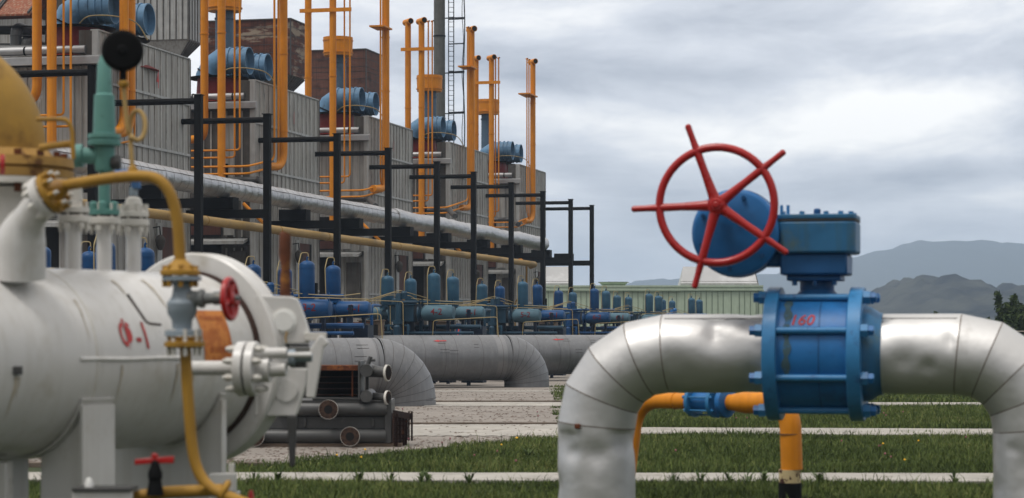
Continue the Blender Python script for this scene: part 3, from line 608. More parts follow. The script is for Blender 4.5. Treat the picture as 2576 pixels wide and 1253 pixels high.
# tall exhaust towers behind, on tapered hoppers
def tower(k, pf0, pf1, ps, ztop, zbot, m1, m2, label, hop, planks):
    x1 = -33.1; yf = YBx(pf1, x1); x0 = XB(pf0, yf); ys = YBx(ps, x1)
    t_ = BT('exhaust_tower', label, 'exhaust tower', ((x0+x1)/2, (yf+ys)/2, ZF), 'exhaust towers behind the halls')
    MB(B2W).box(x0, x1, yf, ys, zbot, ztop).build('casing', m1, t_, smooth=False)
    mb = MB(B2W)
    if planks == 'h':
        z = zbot+.15
        while z < ztop-.1:
            mb.box(x0, x1+.012, yf-.012, yf-.001, z, z+.016); mb.box(x1+.001, x1+.012, yf, ys, z, z+.016); z += random.uniform(.22, .46)
    else:
        for z0, z1 in ((zbot+.03, zbot+1.9), (zbot+2.0, ztop)):
            x = x0+.1
            while x < x1: mb.box(x, x+.04, yf-.03, yf-.001, z0, z1); x += .27
            y = yf+.1
            while y < ys: mb.box(x1+.001, x1+.03, y, y+.04, z0, z1); y += .3
        mb.box(x0-.03, x1+.035, yf-.035, yf-.001, zbot-.03, zbot+.03); mb.box(x1+.001, x1+.035, yf, ys, zbot-.03, zbot+.03)
        mb.box(x0-.03, x1+.035, yf-.035, yf-.001, zbot+1.93, zbot+1.97)
    mb.build('cladding_joint', m2, t_, smooth=False)
    MB(B2W).box(x0-.04, x1+.05, yf-.05, ys+.04, ztop+.001, ztop+.05).build('top_rim', M_tind, t_)
    MB(B2W).box(x1-.02, x1+.03, yf-.03, yf+.04, zbot-.02, ztop).build('corner_trim', m2, t_)
    i_ = .62; zb = zbot-.75
    MB(B2W).add([(x0, yf, zbot-.031), (x1, yf, zbot-.031), (x1, ys, zbot-.031), (x0, ys, zbot-.031), (x0+i_, yf+.4, zb), (x1-i_, yf+.4, zb), (x1-i_, ys-.4, zb), (x0+i_, ys-.4, zb)],
                [(0, 1, 2, 3), (7, 6, 5, 4), (0, 4, 5, 1), (1, 5, 6, 2), (2, 6, 7, 3), (3, 7, 4, 0)]).build('hopper', hop, t_, smooth=False)
    for s_ in np.linspace(.1, .9, 6):
        y_a = yf+(ys-yf)*s_; y_b = yf+.4+(ys-yf-.8)*s_
        MB(B2W).tube([(x1+.01, y_a, zbot-.04), (x1-i_+.01, y_b, zb)], .035, 4).build('hopper_rib', M_tind, t_)
    MB(B2W).box(x0+i_, x1-i_, yf+.4, ys-.4, ZF-.1, zb-.001).build('neck', M_tin if k < 2 else hop, t_, smooth=False)
    return t_
tower(0, -140, 128, 172, 18.0, 13.2, M_rustpanel, M_greyd, 'rust stained dark tower cut by the top left corner of the photo', M_rustpanel, 'v')
tower(1, 340, 473, 505, 18.5, 13.25, M_tinl, M_tind, 'pale grey ribbed tower above the nearest hall', M_tinl, 'v')
tower(2, 512, 730, 768, 15.75, 13.25, M_rustpanel, M_greyd, 'square tower of heavily rusted tin behind the second hall', M_tind, 'h')
tower(3, 768, 920, 960, 15.8, 13.35, M_rustbrown, M_greyd, 'square tower of red brown sheet behind the third hall', M_rustbrown, 'h')
mb = MB(B2W)                                   # dark steel hopper face between the orange pipes, top left
yy = S0[0]+3.2
hp = BT('dark_hopper', 'dark sloping sheet hopper behind the orange pipes at the top left', 'hopper', (XB(150, yy), yy, ZF))
MB(B2W).prism([(XB(112, yy), yy, 9.1), (XB(172, yy), yy, 9.1), (XB(196, yy), yy, 10.3), (XB(196, yy), yy, 12.5), (XB(118, yy), yy, 12.5)], (0, 1.6, 0)).build('casing', M_tind, hp, smooth=False)
for z in (9.9, 10.6, 11.3): MB(B2W).box(XB(118, yy), XB(176, yy), yy-.05, yy-.001, z, z+.06).build('stiffener', M_greyd, hp)
rh = BT('rusty_awning', 'rust streaked tin awning at the top left corner', 'awning', (XB(50, yy), yy, 10.6))
MB(B2W).prism([(XB(-40, yy), yy-1.2, 10.35), (XB(-40, yy), yy+.3, 11.4), (XB(-40, yy), yy+.3, 11.45), (XB(-40, yy), yy-1.2, 10.40)], (XB(122, yy)-XB(-40, yy), 0, 0)).build('sheet', mat('rusty_awning_tin', (.20, .06, .03), .7, var=.3, streak=((.30, .24, .17), .8)), rh, smooth=False)
for px in (28, 34, -20, 116): MB(B2W).prism([(XB(px, yy), yy-1.21, 10.40), (XB(px, yy), yy+.3, 11.47), (XB(px, yy), yy+.3, 11.52), (XB(px, yy), yy-1.21, 10.46)], (.05, 0, 0)).build('rib', M_greyd, rh)

# ------------------------------------------------------------------ orange vent pipes
tk1 = [93, 514, 775, 1026, 1197]; tk2 = [130, 557, 837, 1060, 1236]; tn1 = [160, 590, 866, 1077, 1246]; tn2 = [178, 603, 880, 1087, 1254]
gB = [[(312, .125), (328, .125), (338, .03)], [(690, .035), (700, .035), (713, .13)], [(957, .035), (963, .035), (970, .14)], [(1176, .035), (1180, .035), (1186, .13)], [(1325, .03), (1330, .03), (1340, .13)]]
ZT = 14.6
WH = ['thick', 'second thick', 'thin', 'second thin']
def tee(mb, top, r, l=.62):
    d = Vector((.62, -.78, 0)); c = Vector(top); mb.cyl(c-d*l*.5, c+d*l*.5, r*1.02, 14)
def tee_dark(top, r, par, l=.62):
    d = Vector((.62, -.78, 0)); c = Vector(top); MB(B2W).cyl(c+d*(l*.5+.001), c+d*(l*.5+.004), r*.86, 14).build('dark_mouth', M_dark, par)
for k in range(5):
    y = S0[k]-.75; G = 'orange vent pipes before the hall fronts'
    for q, (lst, r) in enumerate(((tk1, .127), (tk2, .127), (tn1, .032), (tn2, .032))):
        x = XB(lst[k], y-(.15 if q == 1 else 0)); yq = y-(.15 if q == 1 else 0)
        lab = ('leftmost thick orange vent pipe', 'thick orange vent pipe right of the first', 'thin orange vent pipe', 'rightmost thin orange vent pipe')[q]+' before the %s hall' % ORD[k]
        z0 = (7.72, 3.4, 7.10, 7.33)[q]
        if k == 0: z0 = (7.75, 6.2, 7.3, 7.0)[q]
        base = (x, yq, z0); t_ = BT('vent_pipe', lab, 'vent pipe', base, G)
        if q == 0: pts = fillet([(x-.9, yq+.55, z0), (x, yq, z0), (x, yq, ZT)], .35)
        elif q == 1: pts = [(x, yq, 5.6 if k else 5.5), (x, yq, ZT)]
        else: pts = fillet([(x-(2.0 if k else 4), yq, z0), (x, yq, z0), (x, yq, ZT)], .12)
        mb = MB(B2W).tube(pts, r, 14 if q < 2 else 8); tee(mb, (x, yq, ZT), r, .62 if q < 2 else .2); mb.build('pipe', M_orange, t_)
        tee_dark((x, yq, ZT), r, t_, .62 if q < 2 else .2)
        for z in (8.28, 11.0, 13.4): MB(B2W).lathe((x, yq, z-.02), (0, 0, 1), [(0, r), (0, r*1.12), (.04, r*1.12), (.04, r)], 14).build('clamp', M_orange, t_)
    xa, xb_ = XB(tk1[k], y)-.22, XB(tn2[k], y)+.15
    tag(MB(B2W).box(xa, xb_, y-.34, y-.29, 13.34, 13.48).build('pipe_bracket', M_orange), 'orange flat bar tying the vent pipes of the %s hall together' % ORD[k], 'bracket', 'orange tie bars')
    # two thin pipes running along the front and round the corner to the wall group
    G2 = 'orange pipes up the side walls'
    X2 = WX+.42
    for q, (px, r) in enumerate(gB[k]):
        big = r > .1; yq = YBx(px, X2); 
        zb = 6.95 if big else (7.25, 7.02, 6.8)[q]
        lab = (('thick' if big else 'thin')+' orange pipe climbing the side wall of the %s hall' % ORD[k])+((', left of its pair', ', right of its pair', '')[q] if (k == 0 or not big) else '')
        if k == 0 and q == 2: lab = 'thin orange pipe climbing the side wall of the nearest hall'
        t_ = BT('wall_pipe', lab, 'vent pipe', (X2, yq, zb), G2)
        if big: pts = fillet([(X2-.15, yq-1.15, zb-.05), (X2, yq, zb), (X2, yq, ZT)], .6, 8)
        else: pts = fillet([(X2-(3.1 if k else 6), S0[k]-.95, zb-.45), (X2-.3, S0[k]-.95, zb-.45), (X2-.05, S0[k]+.6, zb-.15), (X2, yq, zb), (X2, yq, ZT)], .25)
        mb = MB(B2W).tube(pts, r, 14 if big else 8); tee(mb, (X2, yq, ZT), r, .6 if big else .2); mb.build('pipe', M_orange, t_); tee_dark((X2, yq, ZT), r, t_, .6 if big else .2)
        if big:
            for z in (8.1, 10.6, 12.6): MB(B2W).lathe((X2, yq, z-.02), (0, 0, 1), [(0, r), (0, r*1.12), (.05, r*1.12), (.05, r)], 14).build('clamp', M_orange, t_)
    tag(MB(B2W).box(WX+.04, X2+.2, YBx(gB[k][0][0], X2)-.2, YBx(gB[k][-1][0], X2)+.2, 12.9, 12.96).build('pipe_bracket', M_orange), 'small orange wall bracket holding the side pipes of the %s hall' % ORD[k], 'bracket', 'orange side brackets')
    if k:                                             # short dark clamp rail on the stub pipe
        tag(MB(B2W).box(XB(tk2[k], y)+.16, XB(tk2[k], y)+.24, y-.12, y-.04, 5.9, 6.9).build('clamp_rail', M_black), 'short black clamp rail on the front of the %s hall' % ORD[k], 'bracket', 'black clamp rails')
        g_ = MB(B2W).tube([PX((0, 612, 912, 1112, 1300)[k], (0, 512, 563, 595, 645)[k], -23.75), PX((0, 676, 960, 1158, 1325)[k], (0, 575, 610, 632, 665)[k], -22.9)], .055, 8).build('orange_drain', M_orange)
        tag(g_, 'short slanting orange pipe below the silver main at the %s hall' % ORD[k], 'pipe', 'slanting orange pipes')
        yb = S0[k]-.3; e0 = (0, 655, 925, 1128, 1290)[k]; ey = (0, 453, 500, 528, 552)[k]; wdt = (0, 110, 85, 60, 50)[k]
        p_ = [PB(e0-wdt, ey+2, yb), PB(e0, ey, yb), PX(e0+25*(1-.12*k), ey+25-3*k, -23.2)]
        br = BT('branch_pipe', 'grey branch pipe bending into the silver main by the %s hall' % ORD[k], 'pipe', p_[0], 'grey branch pipes')
        MB(B2W).tube(fillet(p_, .12), .11, 12).build('pipe', M_grey, br); MB(B2W).cyl(p_[1]-Vector((.12, 0, 0)), p_[1]-Vector((.09, 0, 0)), .12, 12).build('band', M_seam, br)

# blue stacks with orange collars
for k, px in ((1, 565), (2, 850), (3, 1080), (4, 1226)):
    xb = -26.86; yb = YBx(px, xb)
    t_ = BT('blue_stack', 'blue stack with orange collar behind the roof edge of the %s hall' % ORD[k], 'stack', (xb, yb, ZF), 'blue stacks with orange collars')
    MB(B2W).lathe((xb, yb, ZF), (0, 0, 1), [(0, .32), (3.2, .31), (3.75, .31)], 24).build('shaft', M_stack, t_)
    MB(B2W).lathe((xb, yb, 12.15), (0, 0, 1), [(0, .31), (0, .345), (.05, .345), (.05, .31)], 24).build('flange', M_stack, t_)
    MB(B2W).lathe((xb, yb, 12.42), (0, 0, 1), [(0, .32), (0, .56), (.62, .58), (.72, .58), (.72, .5)], 32).build('collar', M_orange, t_)
    for z in (12.52, 13.0): MB(B2W).lathe((xb, yb, z), (0, 0, 1), [(0, .56), (0, .60), (.03, .60), (.03, .56)], 32).build('hoop', M_orange, t_)

# ------------------------------------------------------------------ chimney with ladder mast
CY = 138.0
ch = thing('chimney', 'tall dark grey tubular chimney with steel brackets', 'chimney', Vector((W(1105, 835, CY).x, CY, 0)))
p = W(1105, 835, CY)
MB().lathe((p.x, CY, 0), (0, 0, 1), [(0, .40), (12, .36), (24, .34)], 24).build('shaft', M_conc, ch)
for py in (93, 300, 520): 
    z = W(0, py, CY).z; MB().lathe((p.x, CY, z), (0, 0, 1), [(0, .34), (0, .38), (.08, .38), (.08, .34)], 24).build('band', M_black, ch)
lm = thing('ladder_mast', 'thin black ladder with safety hoops beside the chimney', 'ladder', Vector((W(1145, 835, CY).x, CY, 0)))
def lx(px): return W(px, 835, CY).x
for px in (1128, 1141): MB().box(lx(px)-.03, lx(px)+.03, CY-.03, CY+.03, 0, 24).build('rail', M_black, lm)
mb = MB(); z = 8
while z < 24: mb.box(lx(1128), lx(1141), CY-.012, CY+.012, z, z+.03); z += .3
r_ = mb.build('rung_run', M_black, lm); r_['kind'] = 'stuff'
MB().tube([(lx(1167)+.04*math.sin(z), CY, z) for z in np.linspace(0, 24, 40)], .035, 6).build('guard_rail', M_black, lm)
MB().tube([(lx(1164)+.05*math.sin(z*1.7), CY-.3, z) for z in np.linspace(0, 24, 40)], .02, 6).build('cable', M_black, lm)
for py in (45, 48, 110, 180, 183, 282, 285, 383, 480, 575):
    z = W(0, py, CY).z; MB().cyl((lx(1118 if py % 2 else 1128), CY, z-.03), (lx(1168), CY-.1, z), .04, 6).build('hoop', M_black, lm)

# ------------------------------------------------------------------ black pipe-bridge frames
posts = [243, 508, 680, 855, 983, 1105, 1197, 1291, 1370, 1440, 1493]
PN = ['leftmost', 'second', 'third', 'fourth', 'fifth', 'sixth', 'seventh', 'eighth', 'ninth', 'last but one', 'rightmost']
XPp = -21.6
for i, px in enumerate(posts):
    yb = YBx(px, XPp); y0, y1 = yb-.095, yb+.095
    t_ = BT('pipe_bridge_frame', '%s of the black steel frames along the halls, counted from the left' % PN[i], 'steel frame', (XPp, yb, 0), 'black steel frames along the halls')
    MB(B2W).box(XPp-.19, XPp, y0, y1, 0, 7.87).build('post', M_black, t_)
    MB(B2W).cyl((XPp-.191, yb, 7.72), (XPp-2.75, yb, 7.72), .085, 10).build('top_bar', M_black, t_)
    MB(B2W).box(XPp-2.55, XPp-.193, y0+.02, y1-.02, 4.90, 5.15).build('cross_beam', M_black, t_)
    MB(B2W).box(XPp-1.95, XPp-1.05, y0-.15, y1+.15, 5.152, 5.5).build('pipe_saddle', M_black, t_)
    MB(B2W).box(XPp-.25, XPp+.06, y0-.06, y1+.06, 0, .05).build('base_plate', M_black, t_)
    MB(B2W).box(XPp-.22, XPp+.03, y0-.03, y1+.03, 7.871, 7.89).build('cap', M_black, t_)

# silver main and ochre main along the frames
def rowpipe(xb, z, r, pa, pb, step, n, jit=0, wob=0):
    ya, yb = YBx(pa, xb), YBx(pb, xb); k = int((yb-ya)/step); pts = []
    for i in range(k+1): pts.append(Vector((xb+random.uniform(-wob, wob), ya+(yb-ya)*i/k, z+random.uniform(-wob, wob))))
    return pts
sm = BT('silver_main', 'long silver foil wrapped main carried on the black frames', 'pipeline', (-23.06, YBx(400, -23.06), 5.45))
pts = rowpipe(-23.06, 5.80, .295, 120, 985, .55, 28, wob=.008)
rs = []
MB(B2W).tube(pts, [.295+random.uniform(-.008, .01) for _ in pts], 28, jit=.012).build('smooth_cladding', M_foil, sm)
for i, q in enumerate(pts[1:]): MB(B2W).tube([q-Vector((0, .008, 0)), q+Vector((0, .008, 0))], .307, 28, cap=False).build('seam_ring', M_seam, sm)
mb = MB(B2W)
for a in (25, 150): mb.tube([q+Vector((math.cos(R(a))*.302, 0, math.sin(R(a))*.302)) for q in pts], .008, 4)
mb.build('long_seam', M_seam, sm)
ya, yb = YBx(985, -23.06), YBx(1364, -23.06); k = 130; P_ = []; Q_ = []
for i in range(k+1):
    y = ya+(yb-ya)*i/k; P_.append(Vector((-23.06+.03*math.sin(y*1.3), y, 5.80+.03*math.sin(y*.9)))); Q_.append(.30+.022*abs(math.sin(y*2.4))+random.uniform(-.012, .012))
MB(B2W).tube(P_, Q_, 28, jit=.03).build('crumpled_foil', M_foil, sm)
om = BT('ochre_main', 'long ochre pipe running beneath the silver main', 'pipeline', (-22.28, YBx(400, -22.28), 4.5))
MB(B2W).tube(fillet([(-22.28, YBx(60, -22.28), 4.67), (-22.28, YBx(1346, -22.28), 4.67), (-22.6, YBx(1352, -22.28), 4.6)], .3), .128, 18).build('pipe', mat('ochre_main_paint', (.32, .205, .07), .6, var=.15, dirt=((.2, .13, .06), .58, .15, 3)), om)
for px in (515, 820, 1175, 1000, 700): 
    y = YBx(px, -22.28); MB(B2W).cyl((-22.28, y, 4.67), (-22.28, y+.05, 4.67), .138, 18).build('weld_band', M_yellow, om)
for dx, z1 in ((0, 2.4), (.25, 2.4)):
    y = YBx(1330+dx*50, -22.6); MB(B2W).tube(fillet([(-22.7-dx, y, 4.6), (-22.7-dx, y, 3.6), (-23.3-dx, y+.3, 3.0), (-23.3-dx, y+.3, .2)], .15), .035, 8).build('drop_pipe', M_yellow, om)
# ------------------------------------------------------------------ big grey gas mains diving into the ground
def gas_main(px_r, py_g, Y, r, xl, name_lab, bend, extra=()):
    x1 = W(px_r, 0, Y).x-r; zc = CH-(extra[0] if extra else .13)-r
    g = thing('gas_main', name_lab, 'pipeline', Vector((x1, Y, 0)), 'large grey gas mains')
    pts = [Vector((xl+i*(x1-bend-xl)/14, Y, zc)) for i in range(15)]
    MB().tube(pts, r, 40).build('horizontal_run', M_gas, g)
    ar = arc((x1-bend, Y, zc-bend), (1, 0, 0), (0, 0, 1), bend, 90, 0, 7)
    full = [ar[0]-Vector((.3, 0, 0))]+ar+[ar[-1]-Vector((0, 0, .3))]
    for i in range(1, 8): MB().mitre(full, r*1.004, 40, i).build('bend_segment', M_gas, g)
    MB().cyl((x1, Y, zc-bend+.01), (x1, Y, -.3), r*1.0, 40).build('foot', M_gas, g)
    mb = MB(); x = xl+.3
    while x < x1-bend: mb.tube([(x, Y, zc), (x+.008, Y, zc)], r*1.004, 40, cap=False); x += random.choice((.62, .74, .35, .8))
    for i in range(8):
        t = (ar[min(i+1, 7)]-ar[max(i-1, 0)]).normalized(); mb.tube([ar[i]-t*.004, ar[i]+t*.004], r*1.008, 40, cap=False)
    b = mb.build('seam_ring', M_seam, g)
    MB().cyl((x1-bend-.45, Y, zc), (x1-bend-.15, Y, zc), r*1.003, 40).build('pale_band', mat('pale_main_band', (.21, .21, .215), .4, metal=.5, var=.1), g)
    mb = MB()                                          # small stitched patches
    for q in range(4):
        x = x1-bend-random.uniform(.5, 2.6); a = random.uniform(10, 60); w_ = random.uniform(.14, .3)
        for da in (0, 9): 
            c = Vector((x, Y-r*1.003*math.cos(R(a-da)), zc+r*1.003*math.sin(R(a-da)))); MB().cbox(c+Vector((w_/2, 0, 0)), (w_, .008, .008)).build('patch_edge', M_seam, g)
    g.rotation_euler = (0, 0, R(22))
    return g, x1, zc
g1, x1, zc1 = gas_main(1096, 1022, 49.4, .65, -9.0, 'nearest big grey gas main, its bend diving into the paving behind the tube stack', .72)
g2, x2, zc2 = gas_main(1381, 976, 66.0, .66, -8.5, 'middle big grey gas main, red arrow on top, bend left of the silver pipe', .70, (.09,))
g3, x3, zc3 = gas_main(1640, 945, 75.5, .65, -1.0, 'farthest big grey gas main, running behind the silver pipe', .7, (.10,))
def arrow(g, xa, xb_, Y, r, zc, a):
    c = lambda u, v: (xa+u, Y-(r*1.012)*math.cos(R(a)+v/r), zc+(r*1.012)*math.sin(R(a)+v/r))
    L_ = xb_-xa
    MB().add([c(0, 0), c(.18, .045), c(.18, .02), c(L_, .025), c(L_, -.015), c(.18, -.02), c(.18, -.045)], [(0, 1, 2), (0, 2, 5), (0, 5, 6), (2, 3, 4, 5)]).build('red_arrow', M_stencil2, g, smooth=False)
arrow(g2, W(1060, 0, 66).x, W(1095, 0, 66).x, 66, .66, zc2, 48)
arrow(g3, W(1358, 0, 75.5).x, W(1388, 0, 75.5).x, 75.5, .65, zc3, 50)

# ------------------------------------------------------------------ blue valve actuators
cols = [150, 680, 1014, 1248, 1437, 1581, 1693]
XV = -18.5
def actuator(i):
    px = cols[i]; y = YBx(px, XV); o = Vector((XV, y, 0))
    blue = (M_royal, M_royal, M_teal, M_teal, M_royal, M_teal, M_teal)[i]
    body = (M_royal, M_royal, M_tealdark, M_tealdark, M_royal, M_tealdark, M_blue)[i]
    bot = [(M_royal,)*4, (M_royal,)*4, (M_teal,)*4, (M_teal, M_royal, M_teal, M_royal), (M_royal, M_teal, M_royal, M_teal), (M_teal,)*4, (M_teal,)*4][i]
    cylm = [(M_tealdark, M_royal, M_royal), (M_tealdark, M_royal, M_royal), (M_tealgrey, M_tealgrey, M_tealgrey), (M_tealdark, M_tealgrey, M_royal), (M_royal, M_royal, M_tealgrey), (M_tealdark, M_tealgrey, M_teal), (M_tealdark, M_teal, M_teal)][i]
    G = 'valve actuators in a row'
    lab = ['royal blue valve actuator glimpsed between the white top nozzles of the vessel', 'royal blue valve actuator marked 4-1, left part hidden behind the white vessel', 'dull teal valve actuator marked 4-2, right of the royal blue one', 'teal valve actuator marked 5-2 with one royal blue cylinder',
           'royal blue valve actuator marked 6-2, before the green hall', 'teal valve actuator whose column stands just left of the silver bend', 'farthest valve actuator, its small blue column top over the silver pipe'][i]
    t = BT('valve_actuator', lab, 'valve actuator', o, G)
    P = lambda x, dy, z: Vector((o.x+x, y+dy, z))
    MB(B2W).box(o.x-.38, o.x+.42, y-.35, y+.5, 1.93, 2.42).build('gearbox', body, t, bev=.02)
    MB(B2W).box(o.x-.42, o.x+.46, y-.39, y+.54, 2.421, 2.45).build('gearbox_lid', body, t)
    MB(B2W).lathe(P(0, -.5, 1.2), (0, 0, 1), [(0, .10), (.66, .10), (.66, .17), (.72, .17), (.72, .17), (.78, .17), (.78, .09), (1.5, .09), (1.57, .06)], 16).build('column', body, t)
    MB(B2W).lathe(P(.16, -.45, 2.6), (0, 0, 1), [(0, .09), (.18, .10), (.24, .06)], 10).build('limit_switch', body, t)
    MB(B2W).cyl(P(-.32, -.5, 1.82), P(.32, -.5, 1.82), .025, 8).build('cross_rod', body, t)
    for s_ in (-.3, .3): MB(B2W).lathe(P(s_, -.5, 1.66), (0, 0, 1), [(0, .05), (.14, .05), (.2, .03)], 8).build('side_valve', body, t)
    MB(B2W).lathe(P(.02, -.75, 1.42), (0, 0, 1), [(0, .12), (.1, .12), (.1, .10), (.36, .10), (.42, .05)], 14).build('filter_pot', body, t)
    # horizontal cylinders
    def hc(x0, x1, dy, r, m, txt, nm='power_cylinder'):
        z = 2.19; pr = [(0, r*.55), (.03, r*.85), (.10, r), (x1-x0-.10, r), (x1-x0-.03, r*.82), (x1-x0, r*.45)]
        c_ = MB(B2W).lathe(P(x0, dy, z), (1, 0, 0), pr, 24).build(nm, m, t)
        MB(B2W).lathe(P(x0-.10, dy, z), (1, 0, 0), [(0, r*.7), (.0, r*1.08), (.05, r*1.08), (.06, r*.8), (.12, r*.6)], 20).build('end_flange', body, c_)
        if txt:
            ln, h = txt[1], .20
            fn = lambda u, v: B2W(P((x0+x1)/2+txt[2]+u, dy-(r+.004)*math.cos(v/r+.12), z+(r+.004)*math.sin(v/r+.12)))
            stencil(txt[0], .27, M_stencil, c_, fn, font_scale=1.0)
        for s_ in (.25, .8): MB(B2W).box(o.x+x0+(x1-x0)*s_-.04, o.x+x0+(x1-x0)*s_+.04, y+dy-.06, y+dy+.06, .1, z-r*.9).build('prop', M_navy, c_)
    tx = [(None, None), ('3-2', '4-1'), ('4-2', '5-1'), ('5-2', '5-1'), ('6-2', '6-1'), ('7-2', None), (None, None)][i]
    hc(-1.35, -.5, .6, .19, cylm[0], None)
    hc(.62, 1.62, -.15, .235, cylm[1], (tx[0], 0, 0) if tx[0] else None)
    hc(1.22, 2.12, 1.5, .21, cylm[2], (tx[1], 0, .08) if tx[1] else None)
    # standing bottles with pale pipes looping over the top
    for q, (x, dy, zt, r) in enumerate(((-.66, .6, 3.32, .19), (-.45, 2.4, 3.28, .18), (.93, .05, 3.40, .19), (1.10, 1.6, 3.36, .19))):
        zt -= (.0, .0, .02, .05)[q]; zb = 2.42 if q != 1 else 2.5
        b = MB(B2W).lathe(P(x, dy, zb), (0, 0, 1), [(0, r*.9), (.03, r)]+[(zt-zb-.13+.13*math.sin(R(a)), r*math.cos(R(a))) for a in (0, 15, 30, 45, 60, 72, 82, 89)], 22).build('bottle', bot[q], t)
        MB(B2W).tube(fillet([P(x, dy, zt-.02), P(x, dy, zt+.06), P(x+.03, dy, zt+.09)], .02), .028, 8).build('neck', bot[q], b)
        MB(B2W).lathe(P(x, dy, zt-.20), (0, 0, 1), [(0, r), (0, r*1.03), (.02, r*1.03), (.02, r)], 22).build('weld_ring', bot[q], b)
        sg = -1 if (i+q) % 3 else 1
        MB(B2W).tube(fillet([P(x+.03, dy, zt+.02), P(x+.03, dy, zt+.19), P(x-.13, dy-.06, zt+.19), P(x-.14, dy-r-.04, zt-.08), P(x-.17+.02*q, dy-r-.05, zb+.02)], .06), .0125, 6).build('loop_pipe', M_cream, b)
        MB(B2W).box(o.x+x-.05, o.x+x+.05, y+dy-.05, y+dy+.05, .1, zb).build('stand', M_navy, b)
        MB(B2W).box(o.x+x-r*1.05, o.x+x+r*1.05, y+dy-r, y+dy+r, zb-.06, zb-.002).build('shelf', body, b)
    # impulse tubing
    for pts in ([P(-1.25, -.35, 2.5), P(-.1, -.45, 2.83), P(.1, -.4, 2.86), P(.18, -.4, 2.6)], [P(-1.3, -.3, 2.47), P(-.2, -.5, 2.78), P(.2, -.3, 2.80), P(.7, .3, 2.62)],
                [P(-1.2, -.28, 2.44), P(-.3, -.52, 2.72), P(.3, -.3, 2.70), P(.5, .2, 2.5)], [P(.3, -.2, 2.62), P(1.0, -.1, 2.55), P(1.9, -.3, 2.50), P(2.4, -.3, 2.56)],
                [P(-2.3, -.45, 2.52), P(-.5, -.52, 2.55), P(.17, -.62, 2.52), P(.19, -.64, 1.5), P(.2, -.66, 1.3)], [P(-.62, -.5, 1.0), P(-.64, -.5, 2.3), P(-.8, -.4, 2.38), P(-1.0, -.2, 2.42)],
                [P(.45, -.1, 2.47), P(1.4, -.35, 2.46), P(2.6, -.3, 2.42)], [P(1.05, -.7, .7), P(1.12, -.7, 1.94), P(1.2, -.7, 1.97), P(2.9, -.75, 2.06), P(3.05, -.75, 2.06), P(3.12, -.75, 1.0)],
                [P(-.28, -.42, 2.4), P(-.27, -.44, 2.1), P(-.25, -.5, 1.75), P(-.2, -.5, 1.7)]):
        MB(B2W).tube(fillet(pts, .09, 4), .0115, 6).build('impulse_tube', M_cream, t)
    for x in (.62, 1.55, -1.0): MB(B2W).box(o.x+x, o.x+x+.04, y-.22, y-.19, 2.38, 2.6).build('tube_bracket', body, t)
    MB(B2W).tube(fillet([P(-.2, -.55, 1.7), P(-.22, -.55, 1.25), P(-.4, -.55, 1.15), P(-1.0, -.5, 1.15)], .1), .03, 8).build('drain_bend', body, t)
    MB(B2W).tube(fillet([P(.3, -.55, 1.7), P(.32, -.55, 1.3), P(.5, -.55, 1.22), P(1.9, -.5, 1.22)], .1), .03, 8).build('drain_bend', body, t)
    MB(B2W).lathe(P(0, .1, .0), (0, 0, 1), [(0, .75), (.5, .9), (.9, .72), (1.15, .35), (1.9, .32), (1.94, .3)], 24).build('valve_ball', M_navy, t)
    for x_, zt_, rr_ in ((-1.15, 2.0, .04), (-.72, 2.3, .05), (.52, 2.1, .06), (.82, 1.95, .035), (1.38, 2.05, .05), (2.02, 2.3, .04)):
        dq = 1.9 if x_ > 1 else .1
        MB(B2W).tube(fillet([P(x_, dq, .1), P(x_, dq, zt_), P(x_+.02, dq+.6, zt_)], .15), rr_, 8).build('riser', body, t)
    for z_, dy_, rr_, xa_, xb_ in ((1.78, .3, .07, -1.7, 2.3), (1.60, -.2, .045, -1.2, 2.2), (2.52, .9, .05, -1.0, 1.6)): MB(B2W).cyl(P(xa_, dy_, z_), P(xb_, dy_, z_), rr_, 10).build('manifold', body, t)
    MB(B2W).lathe(P(.58, -.3, 2.52), (0, 0, 1), [(-.1, .03), (0, .03), (0, .12), (.02, .12), (.02, .03)], 14).build('small_handwheel', body, t)
    MB(B2W).lathe(P(-.25, .1, 2.45), (0, 0, 1), [(0, .13), (.14, .13), (.18, .09)], 14).build('gear_cap', body, t)
    for xa_, xb_, zz_ in ((-1.3, -.75, 1.7), (-.5, .5, 1.85), (.75, 1.15, 1.62), (1.5, 2.1, 1.8)): MB(B2W).box(o.x+xa_, o.x+xb_, y+1.3, y+1.8, .1, zz_).build('shade_filler', M_navy, t)  # added dark boxes, standing in for the black shade under the cylinders
    for x in (-.35, .3, 1.75): MB(B2W).box(o.x+x-.05, o.x+x+.05, y+.95, y+1.05, 0, 2.3).build('prop', M_navy, t)
    MB(B2W).box(o.x-1.3, o.x+2.1, y+.9, y+1.0, 1.35, 1.45).build('frame_rail', M_navy, t)
    if i == 1: 
        MB(B2W).tube([P(.1, 2.0, 2.5), P(.1, 2.0, 3.3), P(.35, 2.0, 3.3), P(.35, 2.0, 2.5)], .02, 5).build('hoop_ladder', body, t)
    return y
ys_ = [actuator(i) for i in range(7)]
XCL = -18.5
